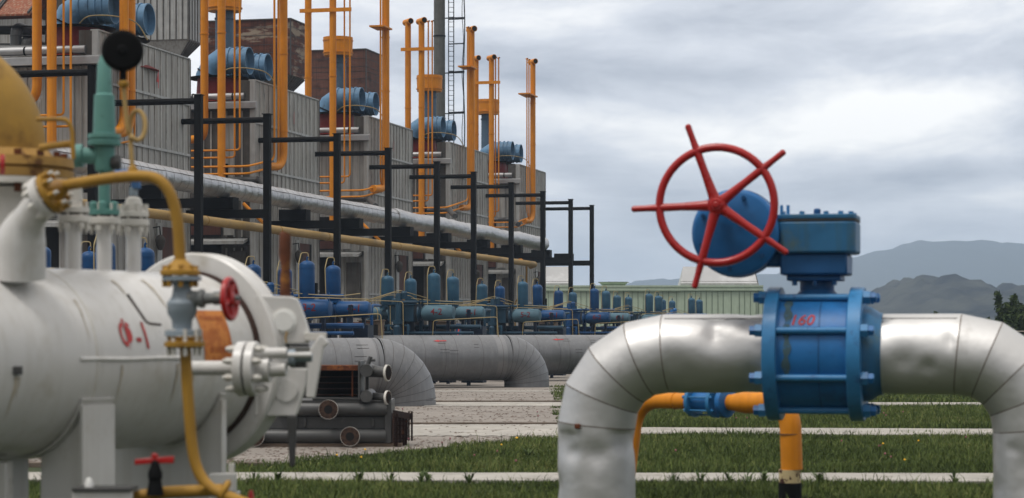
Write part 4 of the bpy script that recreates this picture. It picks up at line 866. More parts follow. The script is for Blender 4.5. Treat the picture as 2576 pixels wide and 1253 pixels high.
clut = [  # (px, dx, z0, z1, width, depth, material, label, kind)
    (893, 0, .9, 1.55, .75, .6, M_tind, 'open dark meter box with rusty lid under the teal cylinder', 'meter box'),
    (918, 0, .9, 1.5, .30, .3, M_teal, 'slim blue box beside the dark meter box', 'box'),
    (934, .3, 1.0, 1.62, .65, .4, M_wood, 'brown plank crate behind the dark meter box', 'crate'),
    (1118, .2, 1.1, 1.62, .62, .5, M_wood, 'weathered wooden box beneath the cylinder marked 4-2', 'crate'),
    (1150, 0, .8, 1.55, .2, .25, M_royal, 'narrow royal blue box under the middle row of cylinders', 'box'),
    (1378, 0, 1.0, 1.72, .7, .5, M_wood, 'brown wooden gauge box with a dark front below the royal blue cylinder', 'gauge box'),
    (1400, -.3, .85, 1.5, .42, .3, M_tinl, 'pale grey metal bucket shaped box below the royal blue cylinder', 'box'),
    (1502, -.2, .95, 1.28, 1.35, .5, M_wood, 'long low brown wooden chest before the royal blue actuator', 'chest'),
    (1530, 1.0, 1.15, 1.55, .55, .5, M_wood, 'small brown wooden box behind the long low chest', 'crate'),
    (1205, -.6, .7, 1.12, .3, .3, M_tealdark, 'small teal transmitter box near the dark post foot', 'box'),
    (975, -.7, .75, 1.15, .5, .3, M_tealdark, 'low teal transmitter block by the second actuator', 'box'),
]
for px, dx, z0, z1, w_, dp, m_, lab, ct in clut:
    z1 += .32; z0 += .1
    x = XCL-.35+dx*.3; y = YBx(px, x)-.4-max(dx, 0)*-.8; x = XB(px, y)
    t = BT(ct.replace(' ', '_'), lab, ct, (x, y, 0))
    MB(B2W).box(x-w_/2, x+w_/2, y-dp/2, y+dp/2, z0, z1).build('case', m_, t, bev=.012)
    MB(B2W).box(x-w_/2-.03, x+w_/2+.03, y-dp/2-.05, y+dp/2+.03, z1+.002, z1+.03).build('lid', M_rust if 'rusty' in lab else m_, t)
    MB(B2W).box(x-w_/2+.07, x+w_/2-.07, y-dp/2-.012, y-dp/2-.002, z0+.08, z1-.1).build('front_recess', M_dark if ct in ('meter box', 'gauge box', 'crate') else m_, t)
    for s_ in (-1, 1): MB(B2W).box(x+s_*w_*.42-.025, x+s_*w_*.42+.025, y-.03, y+.03, 0, z0).build('leg', M_navy, t)
for px, lab in ((924, 'slanting red and white marker rod by the slim blue box'), (1152, 'short red and white marker rod under the middle cylinders')):
    y = YBx(px, XV-.2)-.75; x = XB(px, y); a = MB(B2W).tube([(x-.02, y, 1.48), (x+.05, y, 1.84)], .022, 6).build('marker_rod', mat('marker_red', (.75, .10, .06), .5)); tag(a, lab, 'marker rod', 'red marker rods')

# ------------------------------------------------------------------ stacked heat exchanger tube bundles
EY = 31.6
def E(px, py, dy=0): return W(px, py, EY+dy)
sc_px = EY/F
lo = thing('tube_exchanger', 'lower grey tube exchanger lying on a sleeper, flange mouths facing the camera', 'heat exchanger', E(800, 1133))
lo['_o'] = (lo.location.x, lo.location.y, lo.location.z, 0.0)
for nm, a, b, py, r in (('upper_tube', 700, 974, 1029, 18), ('lower_tube', 560, 972, 1097, 17.5)):
    A, B = E(a, py), E(b, py); MB().lathe(A, (1, 0, 0), [(0, r*sc_px*.9), (.02, r*sc_px), (B.x-A.x-.02, r*sc_px), (B.x-A.x, r*sc_px*.9)], 28).build(nm, M_grey, lo)
def bx(px0, px1, py0, py1, d0, d1, nm, m_, par, bev=.006):
    A, B = E(px0, py1, 0), E(px1, py0, 0); return MB().box(A.x, B.x, EY+d0, EY+d1, A.z, B.z).build(nm, m_, par, bev=bev)
bx(560, 968, 1048, 1079, .02, .05, 'side_plate', M_grey, lo)
bx(968, 985, 1011, 1114, -.06, .9, 'end_plate', M_grey, lo)
bx(560, 984, 1006, 1011.5, -.04, .9, 'top_plate', M_grey, lo)
bx(560, 967, 1012, 1112, .3, .9, 'tube_bank', M_greyd, lo)
bx(545, 1010, 1115, 1128, -.05, 1.0, 'sleeper', M_wood, lo)
for px in (664, 745, 767, 938): bx(px-3.5, px+3.5, 1053, 1073, -.03, .018, 'lifting_lug', M_grey, lo)
for px, py in ((825.6, 1030), (880, 1098), (640, 1098)):
    c = E(px, py, -.30); R_ = 23.6*sc_px; f = MB().lathe(c, (0, 1, 0), [(0, R_*.45), (0, R_), (.035, R_), (.035, R_*.62), (.28, R_*.60)], 28).build('flange', mat('flange_face', (.055, .032, .023), .85, var=.5, scale=14, dirt=((.02, .01, .008), .55, .1, 12)), lo)
    MB().lathe(c, (0, 1, 0), [(.002, R_*.99), (.0, R_*1.03), (.03, R_*1.03), (.03, R_*.9)], 28).build('painted_rim', M_whited, f)
    MB().cyl(c+Vector((0, -.004, 0)), c+Vector((0, .004, 0)), R_*.46, 20).build('bore', M_dark, f)
    MB().bolts(c, (0, 1, 0), R_*.78, 8, .009, .02, .3).build('bolt_hole', M_dark, f)
up = thing('louvred_exchanger', 'upper grey exchanger with rusty louvred box and two side nozzles', 'heat exchanger', E(880, 1006))
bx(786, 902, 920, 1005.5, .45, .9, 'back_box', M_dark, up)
bx(786, 901, 919, 932, -.05, .44, 'rusty_top_plate', M_rust, up)
for py in (948, 963, 978, 993): bx(786, 901, py, py+2.6, .12, .4, 'louvre', M_rustd, up)
bx(786, 901, 1000, 1005.5, -.05, .44, 'base_rail', M_greyd, up)
bx(901.5, 907, 908, 1005.5, -.10, .9, 'end_plate', M_grey, up)
bx(884, 888, 933, 999, .0, .03, 'stay', M_rust, up)
for py, py2, r, rl in ((932, 941, 16, 21), (997, 1000, 15.5, 18)):
    c = E(921, py, -.15); r_ = r*sc_px; MB().lathe(c, (0, 1, 0), [(0, r_*.2), (0, r_*.98), (.015, r_), (.9, r_)], 24).build('header_cap', M_grey, up)
    A = E(925, py, .15); B = E(972, py2-3 if py == 932 else py2, -.05); r2 = (13 if py == 932 else 9)*sc_px
    MB().tube([A, A.lerp(B, .55), B], [r2*1.3, r2*1.1, r2], 18).build('nozzle', M_grey, up)
    d = (B-A).normalized(); d = Vector((.93, -.36, 0)).normalized(); fl_ = MB().lathe(B, d, [(0, r2), (0, rl*sc_px), (.03, rl*sc_px), (.03, r2*.9)], 22).build('nozzle_flange', M_whited, up)
    MB().cyl(B+d*.028, B+d*.034, rl*sc_px*.88, 20).build('bore', M_rustd, fl_)
    MB().cyl(B+d*.034, B+d*.037, rl*sc_px*.55, 20).build('bore', M_dark, fl_)
bx(918, 926, 948, 984, .1, .2, 'link_pipe', M_grey, up)
MB().tube([E(925, 918), E(932, 897)], .03, 8).build('vent_cock', M_grey, up); MB().cyl(E(933, 906), E(944, 906), .02, 8).build('cock_handle', M_grey, up)
rc = thing('rusty_crate', 'dark rusty grating crate at the right end of the tube exchangers', 'crate', E(1010, 1113))
cz = (1113, 1033)
for px0, px1, d0, d1, m_ in ((988, 992, -.2, -.15, M_rustd), (1029, 1034, .5, .55, M_rustd), (1022, 1026, .5, .55, M_rustd)): bx(px0, px1, 1038, 1113, d0, d1, 'upright', m_, rc, 0)
A0, A1 = E(988, 1031, -.2), E(1034, 1040, .5)
MB().prism([A0, A1, A1-Vector((0, 0, .09)), A0-Vector((0, 0, .09))], (0, .06, 0)).build('top_rail', M_rustd, rc)
mbg = 0
for py in range(1050, 1112, 11):
    a_, b_ = E(988, py, -.18), E(1023, py, .48); MB().prism([a_, b_, b_-Vector((0, 0, .045)), a_-Vector((0, 0, .045))], (0, .02, 0)).build('slat', M_rustd, rc)
for f_ in (.2, .45, .7, .88):
    a_ = E(988, 1040, -.2).lerp(E(1023, 1040, .48), f_); MB().box(a_.x-.028, a_.x+.028, a_.y, a_.y+.025, .02, a_.z).build('slat', M_rustd, rc)
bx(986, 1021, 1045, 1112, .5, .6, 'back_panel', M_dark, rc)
# ------------------------------------------------------------------ foreground: silver pipe with the blue valve
YP = 19.15; ZP = 1.445; RP = .337; XL0 = XB(1500, YP); XR0 = XB(2601, YP); BR = .62
def fx(px): return XB(px, YP)
xf0, xf1 = fx(1951), fx(2158)
def silver(nm_lab, xv, xa, sgn):
    p = BT('silver_pipe', nm_lab, 'pipe', (xv, YP, 0), 'silver pipes either side of the blue valve')
    c = Vector((xv-sgn*BR, YP, ZP-BR)); ar = arc(c, (sgn, 0, 0), (0, 0, 1), BR, 90, 0, 4)
    full = [Vector((xa, YP, ZP))]+ar+[Vector((xv, YP, -.15))]
    # straight runs are cut into short rings so small dents can be pressed in
    def run(a, b, nm, seed):
        g = random.Random(seed); n = 48; k = 46; t = MB(); t.tube([a+(b-a)*i/k for i in range(k+1)], RP, n, cap=False)
        dents = [(g.uniform(.05, .95), g.uniform(0, 6.28), g.uniform(.05, .13), g.uniform(.010, .030)) for _ in range(20)]
        L_ = (b-a).length
        for i in range(k+1):
            for j in range(n):
                v = t.v[i*n+j]; ctr = a+(b-a)*i/k; d = v-ctr; dd = 0
                for (q, an, w_, h) in dents:
                    du = (i/k-q)*L_/w_; da = ((2*math.pi*j/n-an+math.pi) % (2*math.pi)-math.pi)*RP/w_
                    dd += h*math.exp(-du*du-da*da)
                e_ = min(i, k-i)/3; t.v[i*n+j] = ctr+d*(1-dd/RP*min(e_, 1))
        ax_r = (b-a).normalized(); ie, pe, nx = (k, b, full[2]-full[1]) if seed in (11, 12) else (0, a, full[5]-full[4])
        nb = (ax_r+nx.normalized()).normalized()           # cut the joint end on the mitre plane
        for j in range(n):
            v = t.v[ie*n+j]; t.v[ie*n+j] = v+ax_r*((pe-v).dot(nb)/ax_r.dot(nb))
        t.T = B2W; return t.build(nm, M_alu, p)
    for (pa, pb, ang) in ((full[0], full[1], 62),):
        o = Vector((0, -math.cos(R(ang))*RP*1.002, math.sin(R(ang))*RP*1.002)); MB(B2W).tube([pa+o, pb+o], .004, 5).build('lap_seam', M_seam, p)
    run(full[0], full[1], 'horizontal_run', 11 if sgn < 0 else 12); run(full[5], full[6], 'vertical_leg', 31 if sgn < 0 else 14)
    for i in range(1, 5): MB(B2W).mitre(full, RP, 48, i).build('bend_segment', M_alu, p)
    for i in range(1, 6):
        t = (full[i+1]-full[i]).normalized()+(full[i]-full[i-1]).normalized(); t.normalize()
        MB(B2W).tube([full[i]-t*.005, full[i]+t*.005], RP*1.004, 48, cap=False).build('seam_bead', M_seaml, p)
    return p
pL = silver('silver clad pipe left of the blue valve, bending down into the ground', XL0, fx(1940), -1)
pR = silver('dented silver clad pipe right of the blue valve, running off the right edge', XR0, fx(2194), 1)
q = Vector((XL0-.10, YP-RP-.0, ZP-BR)); MB(B2W).cbox(q, (.05, .02, .045)).build('rust_spot', M_rust, pL, bev=.008)

vv = BT('ball_valve', 'large blue ball valve with gear housing and red five spoke handwheel', 'valve', ((xf0+xf1)/2, YP, 0))
AX = (1, 0, 0)
bd = MB(B2W).lathe((xf0+.05, YP, ZP), AX, [(0, .50), (.02, .485), (xf1-xf0-.12, .485), (xf1-xf0-.10, .50)], 56).build('valve_body', M_blue, vv)
MB(B2W).lathe((xf0+.40, YP, ZP), AX, [(0, .485), (0, .489), (.012, .489), (.012, .485)], 56).build('weld_line', M_bluedark, bd)
for nm, x, s_ in (('flange', xf0, 1), ('flange', xf1, -1)):
    f = MB(B2W).lathe((x-.057, YP, ZP), AX, [(0, .40), (0, .560), (.006, .567), (.108, .567), (.114, .560), (.114, .40)], 64).build('flange', M_bluel, vv)
    if s_ < 0: MB(B2W).lathe((x+.057, YP, ZP), (1, 0, 0), [(0, .40), (.05, .395), (.09, .37), (.13, .345), (.15, .345)], 48).build('hub', M_blueg, vv)
for j in range(8):
    a = R(22.5+45*j); c = Vector((0, YP+math.cos(a)*.513, ZP+math.sin(a)*.513))
    r_ = MB(B2W).cyl((xf0-.13, c.y, c.z), (xf1+.17, c.y, c.z), .029, 12).build('tie_rod', M_bluel, vv)
    for x, d in ((xf0-.058, -1), (xf1+.058, 1)):
        MB(B2W).cyl((x, c.y, c.z), (x+d*.06, c.y, c.z), .060, 6).build('nut', M_bluel, r_)
        MB(B2W).cyl((x+d*.061, c.y, c.z), (x+d*.105, c.y, c.z), .046, 6).build('lock_nut', M_blue, r_)
sx0 = fx(2030)
stencil('160', .145, M_stencil2, vv, lambda u, v: B2W(Vector((sx0+u*.95+v*.2, YP-.489*math.cos((v+.30)/.489), ZP+.489*math.sin((v+.30)/.489)))), cuts=2)
mb = MB(B2W); xs = fx(1993)                      # olive stain running down the body from the bonnet
prev = None; vs = []; fs = []
for i in range(30):
    a = R(80-i*3.6); w_ = .024+.010*math.sin(i*1.3)+.006*random.random(); xo = xs+.006*math.sin(i*.7)
    vs += [(xo-w_, YP-.4905*math.cos(a), ZP+.4905*math.sin(a)), (xo+w_, YP-.4905*math.cos(a), ZP+.4905*math.sin(a))]
    if i: fs.append((2*i-2, 2*i-1, 2*i+1, 2*i))
mb.add(vs, fs).build('rust_stain', mat('olive_stain', (.045, .085, .10), .6, var=.3, scale=14, dirt=((.03, .12, .26), .52, .1, 18)), bd, smooth=True)
# bonnet, gear housing
gcx = fx(2055)
MB(B2W).lathe((gcx, YP, ZP+.44), (0, 0, 1), [(0, .20), (.07, .17), (.10, .145), (.22, .145), (.235, .16)], 32).build('neck', M_bluedark, vv)
MB(B2W).box(gcx-.235, gcx+.215, YP-.22, YP+.22, 2.06, 2.105).build('neck_flange', M_bluedark, vv, bev=.01)
for s_ in (-.17, .0, .16): MB(B2W).cyl((gcx+s_, YP-.19, 2.02), (gcx+s_, YP-.19, 2.062), .022, 6).build('neck_bolt', M_bluedark, vv)
MB(B2W).box(gcx-.285, gcx+.275, YP-.27, YP+.27, 2.106, 2.285).build('lower_housing', M_bluedark, vv, bev=.02)
poly = []
x0, x1, hw = gcx-.31, gcx+.345, .31
for (cx_, cy_, a0) in ((x1-.09, YP-hw+.09, -90), (x1-.09, YP+hw-.09, 0), (x0+.09, YP+hw-.09, 90), (x0+.09, YP-hw+.09, 180)):
    for k in range(6): a = R(a0+90*k/5); poly.append((cx_+.09*math.cos(a), cy_+.09*math.sin(a), 2.287))
MB(B2W).prism(poly, (0, 0, .27)).build('gear_housing', M_blueg, vv, bev=.02)
MB(B2W).prism([(p[0], p[1], 2.559) for p in poly], (0, 0, .014)).build('gasket', M_greyd, vv)
lid = MB(B2W).prism([(p[0], p[1], 2.574) for p in poly], (0, 0, .04)).build('housing_lid', M_blueg, vv, bev=.008)
for x, y in ((-.26, -.26), (-.10, -.27), (.10, -.27), (.22, -.26), (.30, -.2), (.30, .1), (-.27, .2), (.02, .27), (.2, .26)):
    MB(B2W).cyl((gcx+x, YP+y, 2.614), (gcx+x, YP+y, 2.638), .022, 6).build('lid_bolt', M_bluel, lid)
MB(B2W).lathe((gcx, YP, 2.615), (0, 0, 1), [(0, .065), (.012, .06), (.014, .03), (.05, .03), (.06, .018)], 12).build('stop_nut', M_bluedark, lid)
for x in (-.29, -.235): MB(B2W).cyl((gcx+x, YP-.1, 2.614), (gcx+x, YP-.1, 2.70), .014, 8).build('stud', M_bluel, lid)
# worm drive drum and handwheel
dcx = XB(1852, 18.9); dz = 2.462
MB(B2W).lathe((dcx, 18.78, dz), (0, 1, 0), [(0, .02), (0, .33), (.012, .352), (.03, .366), (.34, .366), (.36, .35), (.36, .1)], 56).build('drive_drum', M_blue, vv)
MB(B2W).lathe((dcx, 18.98, dz), (0, 1, 0), [(0, .366), (0, .374), (.018, .374), (.018, .366)], 56).build('drum_joint', M_bluedark, vv)
for a in (12, 75, 152, 200, 262, 320): MB(B2W).cyl((dcx+.30*math.cos(R(a)), 18.755, dz+.30*math.sin(R(a))), (dcx+.30*math.cos(R(a)), 18.785, dz+.30*math.sin(R(a))), .02, 6).build('drum_bolt', M_bluedark, vv)
MB(B2W).box(dcx+.2, gcx-.25, YP-.22, YP+.2, 2.30, 2.55).build('drive_link', M_blueg, vv, bev=.03)
MB(B2W).box(dcx+.2, gcx-.22, YP-.2, YP+.1, 2.18, 2.31).build('worm_casing', M_bluedark, vv, bev=.03)
wy = 18.52; hx = XB(1802, wy); hz_ = PB(1802, 516, wy).z
hw_ = MB(B2W); rim = [Vector((hx+.478*math.cos(a), wy+.0, hz_+.478*math.sin(a))) for a in np.linspace(0, 2*math.pi, 72, endpoint=False)]
whl = MB(B2W).tube(rim, .034, 14, closed=True).build('handwheel', M_red, vv)
MB(B2W).lathe((hx, wy-.045, hz_), (0, 1, 0), [(0, .02), (0, .045), (.015, .055), (.02, .075), (.09, .085), (.10, .07), (.16, .05), (.25, .045)], 28).build('hub', M_red, whl)
MB(B2W).lathe((hx, wy-.062, hz_), (0, 1, 0), [(0, .02), (.006, .03), (.02, .03)], 6).build('hub_nut', M_red, whl)
for a in (37.7, 110, 182, 254.8, 325.4):
    d = Vector((math.cos(R(a)), 0, math.sin(R(a)))); o = Vector((hx, wy, hz_))
    MB(B2W).tube([o+d*.05+Vector((0, .02, 0)), o+d*.12+Vector((0, .015, 0)), o+d*.30, o+d*.47], [.05, .042, .033, .034], 12).build('spoke', M_red, whl)
    MB(B2W).tube([o+d*.47, o+d*.52, o+d*.60, o+d*.70, o+d*.715], [.036, .030, .026, .027, .014], 12).build('grip', M_red, whl)

# ------------------------------------------------------------------ orange bypass with its small blue valve
zb = .945; A = W(1602, 0, 22.7); B_ = W(1986, 0, 21.45); A.z = B_.z = zb
d = (B_-A).normalized(); v0 = A.lerp(B_, .34); v1 = A.lerp(B_, .62)
def pxpos(px):                                    # point on the bypass axis seen at a given photo column
    k = (px-CX)/F; t = (k*A.y-A.x)/(d.x-k*d.y); return A+d*t
oL = thing('orange_pipe', 'thin orange pipe bend left of the small blue valve, behind the silver pipe', 'pipe', Vector((A.x, A.y, 0)), 'orange bypass pipes')
MB().tube(fillet([(A.x-.13, A.y, -.1), A, pxpos(1738)], .30, 8), .079, 24).build('bent_pipe', M_orange, oL)
MB().tube([pxpos(1696), pxpos(1700)], .086, 24).build('weld', M_orange, oL)
MB().tube([Vector((A.x-.035, A.y, .66)), Vector((A.x-.036, A.y, .67))], .083, 24).build('weld', M_orange, oL)
oR = thing('orange_pipe', 'thicker orange pipe bend right of the small blue valve, its foot black', 'pipe', Vector((B_.x, B_.y, 0)), 'orange bypass pipes')
MB().tube([pxpos(1828), pxpos(1838), pxpos(1868), pxpos(1880)], [.075, .077, .102, .104], 24).build('reducer', M_orange, oR)
full = fillet([pxpos(1880), B_, (B_.x+.02, B_.y, .32)], .34, 10)
MB().tube(full, .103, 24).build('bent_pipe', M_orange, oR)
MB().cyl((B_.x, B_.y, .319), (B_.x, B_.y, .195), .1035, 24).build('flaking_band', M_flake, oR)
MB().cyl((B_.x+.003, B_.y, .195), (B_.x+.003, B_.y, -.1), .112, 24).build('black_foot', M_black, oR)
MB().tube([Vector((B_.x, B_.y, .655)), Vector((B_.x, B_.y, .662))], .107, 24).build('weld', M_seam, oR)
bv = thing('small_valve', 'small blue flanged valve on the orange bypass pipe', 'valve', Vector((pxpos(1785).x, pxpos(1785).y, zb-.13)))
c0, c1, c2 = pxpos(1746), pxpos(1800), pxpos(1826); zoff = Vector((0, 0, -.0))
L_ = (c1-c0).length
MB().lathe(c0, d, [(0, .10), (L_, .10)], 28).build('valve_body', M_blue, bv)
for c in (c0, c1): MB().lathe(c, d, [(-.018, .06), (-.018, .155), (.022, .155), (.022, .08)], 30).build('flange', M_bluel, bv)
MB().lathe(c2, d, [(-.04, .14), (-.02, .155), (.02, .15), (.04, .085)], 26).build('flange', M_blue, bv)
for j in range(6):
    u = d.cross(Vector((0, 0, 1))).normalized(); a = R(20+60*j); o = (u*math.cos(a)+Vector((0, 0, 1))*math.sin(a))*.132
    rd = MB().cyl(c0+o-d*.045, c1+o+d*.05, .009, 8).build('tie_rod', M_bluel, bv)
    for c, s_ in ((c0, -1), (c1, 1)): MB().cyl(c+o+d*s_*.024, c+o+d*s_*.045, .020, 6).build('nut', M_bluel, rd)

# ------------------------------------------------------------------ white pressure vessel in the left foreground
A0 = Vector((-3.159, 13.9, 1.447)); VD = Vector((.5, .8660, 0)); VN = Vector((.8660, -.5, 0)); UZ = Vector((0, 0, 1)); RV = .592
def vp(s, a, r=RV): return A0+VD*s+(VN*math.cos(R(a))+UZ*math.sin(R(a)))*r
vs_ = thing('pressure_vessel', 'big white horizontal pressure vessel with red stencil, left foreground', 'pressure vessel', Vector((A0.x, A0.y, 0)))
sh = MB().lathe(A0-VD*2.6, VD, [(0, .02), (0, RV-.12), (.1, RV-.03), (.25, RV), (2.82, RV)], 72).build('shell', M_white, vs_)
MB().lathe(A0+VD*.221, VD, [(0, RV-.004), (1.62, RV-.004)], 72).build('shell_course', M_white, vs_)
MB().lathe(A0+VD*.212, VD, [(0, RV), (.006, RV+.005), (.012, RV+.005), (.018, RV)], 72).build('weld_bead', M_whited, sh)
MB().lathe(A0+VD*1.842, VD, [(0, RV-.02), (0, RV+.012), (.045, RV+.012)], 72).build('gasket_groove', mat('gasket', (.045, .025, .02), .8, var=.2), vs_)
fl = MB().lathe(A0+VD*1.888, VD, [(0, RV-.05), (0, .715), (.012, .73), (.15, .73), (.16, .72), (.20, .66), (.22, .60), (.30, .45), (.34, .2), (.345, .01)], 72).build('end_closure', M_white, vs_)
MB().tube([vp(s, 1.5+.25*math.sin(s*9), RV+.000) for s in np.linspace(.06, 1.12, 14)], .013, 8).build('weld_strip', M_white, sh)
stencil('Ф-1', .25, M_stencil2, vs_, lambda u, v: vp(.60+u*.72-v*.1, 15+math.degrees(v/RV), RV+.003), cuts=2)
lb = MB(); n_ = 10                                 # orange maker's plate wrapped on the shell
vsq = []; fsq = []
for i in range(n_+1):
    for s in (1.28, 1.58): vsq.append(vp(s, 33-i*3.8, RV+.004))
    if i: fsq.append((2*i-2, 2*i-1, 2*i+1, 2*i))
lab_ = lb.add(vsq, fsq).build('orange_plate', M_tag, vs_)
for k, (t_, a_) in enumerate((('ВНИМАНИЕ', 27), ('ГАЗ', 18), ('ОПАСНО', 6))): stencil(t_, .05, mat('label_ink', (.36, .09, .03), .6), lab_, lambda u, v, a_=a_: vp(1.43+u*.9, a_+math.degrees(v/RV), RV+.007), cuts=0)
MB().tube(fillet([W(321, 741, 14.02), W(346, 778, 13.98), W(371, 814, 13.95), W(404, 817, 13.9)], .03), .009, 8).build('bent_grab_rod', M_seam, vs_)
MB().cbox(vp(-.50, -4, RV+.01), (.05, .05, .05)).build('dark_plug', M_greyd, vs_, bev=.006)
for (s_0, a_0, a_1, w_0) in ((-.50, -8, -34, .016), (-.47, -8, -22, .008), (.16, 40, 12, .010), (.70, 60, 38, .012), (1.02, 62, 30, .014), (1.30, 60, 44, .010), (.45, -2, -26, .009), (1.0, -2, -30, .012), (1.17, -3, -40, .010), (-.95, 30, -5, .012)):
    v_ = []; f_ = []
    for i in range(9):
        a = a_0+(a_1-a_0)*i/8; ww = w_0*(1-i/8.6)*(1+.25*math.sin(i*2.1+s_0*9)); v_ += [vp(s_0-ww+.004*math.sin(i), a, RV+.002), vp(s_0+ww+.004*math.sin(i), a, RV+.002)]
        if i: f_.append((2*i-2, 2*i-1, 2*i+1, 2*i))
    MB().add(v_, f_).build('rust_run', mat('grime_run', (.42, .37, .29), .5, var=.25, scale=20), sh)
for q, (s, dw) in enumerate(((.26, .30), (1.52, .05))):
    v_ = []; f_ = []
    for i in range(25):                             # wrap plate under the shell
        a = -22-(136)*i/24
        for ss, rr in ((s-dw/2, RV+.004), (s+dw/2, RV+.004), (s+dw/2, RV+.02), (s-dw/2, RV+.02)): v_.append(vp(ss, a, rr))
        if i:
            b = 4*(i-1)
            for e_ in range(4): f_.append((b+e_, b+(e_+1) % 4, b+4+(e_+1) % 4, b+4+e_))
    f_ += [(0, 1, 2, 3), (96, 97, 98, 99)]
    sd_ = MB().add(v_, f_).build('saddle_wrap', M_white, vs_)
    for rn in (.555, -.15) if q == 0 else (.555,):
        b = A0+VD*s+VN*rn; hgt = 1.18 if rn > .3 else .86
        dd = VD*dw/2; nn_ = VN*.012
        MB().prism([(b-dd-nn_).to_2d().to_3d(), (b+dd-nn_).to_2d().to_3d(), (b+dd+nn_).to_2d().to_3d(), (b-dd+nn_).to_2d().to_3d()], (0, 0, hgt)).build('saddle_leg', M_white, vs_)
    w0 = A0+VD*(s-(.10 if q == 0 else .022)); poly = []
    for a in np.linspace(-25, -155 if q else -72, 14): poly.append(w0+(VN*math.cos(R(a))+UZ*math.sin(R(a)))*(RV+.021))
    lowx = .18 if q == 0 else -.5
    e0 = w0+VN*lowx; e1 = w0+VN*.54
    poly += [Vector((e0.x, e0.y, .02)), Vector((e1.x, e1.y, .02))]
    MB().prism(poly, VD*.02).build('saddle_web', M_white, vs_, smooth=False)
def fb(px0, px1, py0, py1, Y, th, nm, m_, par, bev=.004):
    a, b = W(px0, py1, Y), W(px1, py0, Y); return MB().box(a.x, b.x, Y, Y+th, a.z, b.z).build(nm, m_, par, bev=bev)
def fpoly(pts, Y, th, nm, m_, par, bev=.01):
    return MB().prism([W(x, y, Y) for x, y in pts], (0, th, 0)).build(nm, m_, par, bev=bev, smooth=False)
# closure bracket plates with round covers
bp = fpoly([(640, 742), (733, 746), (748, 753), (756, 770), (769, 806), (777, 833), (777, 864), (689, 866), (660, 866)], 15.25, .07, 'upper_bracket', M_white, vs_)
MB().lathe(W(714, 808, 15.25), (0, -1, 0), [(0, .086), (.006, .086), (.006, .066), (.022, .066), (.022, .05)], 36).build('round_cover', M_white2, bp)
MB().lathe(W(714, 808, 15.25), (0, -1, 0), [(.0, .09), (.002, .082)], 36).build('rust_ring', M_whited, bp)
bp2 = fpoly([(640, 916), (774, 927), (769, 971), (752, 1026), (744, 1047), (640, 1047)], 15.25, .07, 'lower_bracket', M_white, vs_)
MB().lathe(W(719, 982, 15.25), (0, -1, 0), [(0, .088), (.005, .088), (.005, .074), (.014, .074), (.014, .06)], 36).build('round_cover', M_white, bp2)
fb(660, 776, 866, 872, 15.27, .05, 'bracket_gap', M_dark, vs_); fb(655, 780, 873, 926, 15.33, .08, 'inner_lug', M_white, vs_)
fb(765, 819, 836, 857, 15.2, .09, 'swing_arm', M_whited, vs_)
fpoly([(779, 880), (798, 852), (803, 843), (813, 846), (826, 862), (822, 870), (814, 873), (791, 1002), (769, 1001)], 15.14, .05, 'side_lug', M_white, vs_)
fb(696, 724, 872, 1047, 15.32, .04, 'rib', M_white, vs_)
for px in (700, 722): MB().tube([W(px, 834, 15.235), W(px-4, 850, 15.23), W(px-2, 862, 15.235)], .006, 6).build('rust_run', mat('rust_run', (.42, .27, .10), .7), bp)
fpoly([(722, 1046), (746, 1046), (743, 1120), (741, 1172), (731, 1177), (727, 1165), (724, 1110)], 15.2, .05, 'hanging_leg', M_greyd, vs_)
hb = MB().tube([W(718, 748, 15.35), W(717, 700, 15.35), W(718, 668, 15.35), W(716, 640, 15.35), W(717, 592, 15.35), W(720, 585, 15.35)], [.038, .036, .030, .042, .040, .03], 12).build('rusty_lever', mat('lever_rust', (.10, .035, .018), .85, var=.5, scale=5, dirt=((.28, .12, .03), .55, .12, 4)), vs_)
# side nozzle with a bolted flange pair
NYy = 14.15
nz = MB().cyl(W(470, 926, NYy+.25), W(600, 926, NYy), .046, 24).build('side_nozzle', M_white, vs_)
nd_ = (W(600, 926, NYy)-W(470, 926, NYy+.25)).normalized(); nd_ = Vector((.99, -.14, 0)).normalized(); c = W(611, 928, NYy)
MB().lathe(c, nd_, [(-.03, .05), (-.03, .168), (-.026, .172), (.022, .172), (.026, .168)], 40).build('flange', M_white, nz)
MB().lathe(c+nd_*.028, nd_, [(0, .15), (.008, .15)], 40).build('gasket', M_seam, nz)
MB().lathe(c+nd_*.038, nd_, [(0, .16), (.004, .172), (.052, .172), (.056, .168), (.056, .085), (.14, .085), (.14, .05), (.24, .045)], 40).build('blind_flange', M_white, nz)
u_ = nd_.cross(UZ).normalized()
for j in range(8):
    a = R(22+45*j); o = (u_*math.cos(a)+UZ*math.sin(a))*.135
    MB().cyl(c+o-nd_*.095, c+o+nd_*.15, .014, 8).build('stud', M_whited, nz)
    MB().cyl(c+o-nd_*.075, c+o-nd_*.031, .026, 6).build('nut', M_whited, nz); MB().cyl(c+o+nd_*.097, c+o+nd_*.135, .026, 6).build('nut', M_whited, nz)
MB().cyl(W(640, 889, NYy-.05), W(721, 888, NYy-.05), .034, 20).build('outlet_tube', M_white, nz)
MB().lathe(W(725, 900, NYy-.02), (1, 0, 0), [(0, .05), (.04, .055), (.05, .03), (.15, .026)], 16).build('cock_body', M_gvalve, nz)
MB().cyl(W(724, 894, NYy-.06), W(783, 893, NYy-.06), .018, 12).build('cock_stem', M_white, nz)
MB().cyl(W(668, 917, NYy-.05), W(708, 917, NYy-.05), .022, 14).build('stub', M_white, nz)
MB().box(W(730, 0, NYy).x, W(770, 0, NYy).x, NYy-.03, NYy+.03, W(0, 926, NYy).z, W(0, 908, NYy).z).build('cock_block', M_greyd, nz, bev=.008)

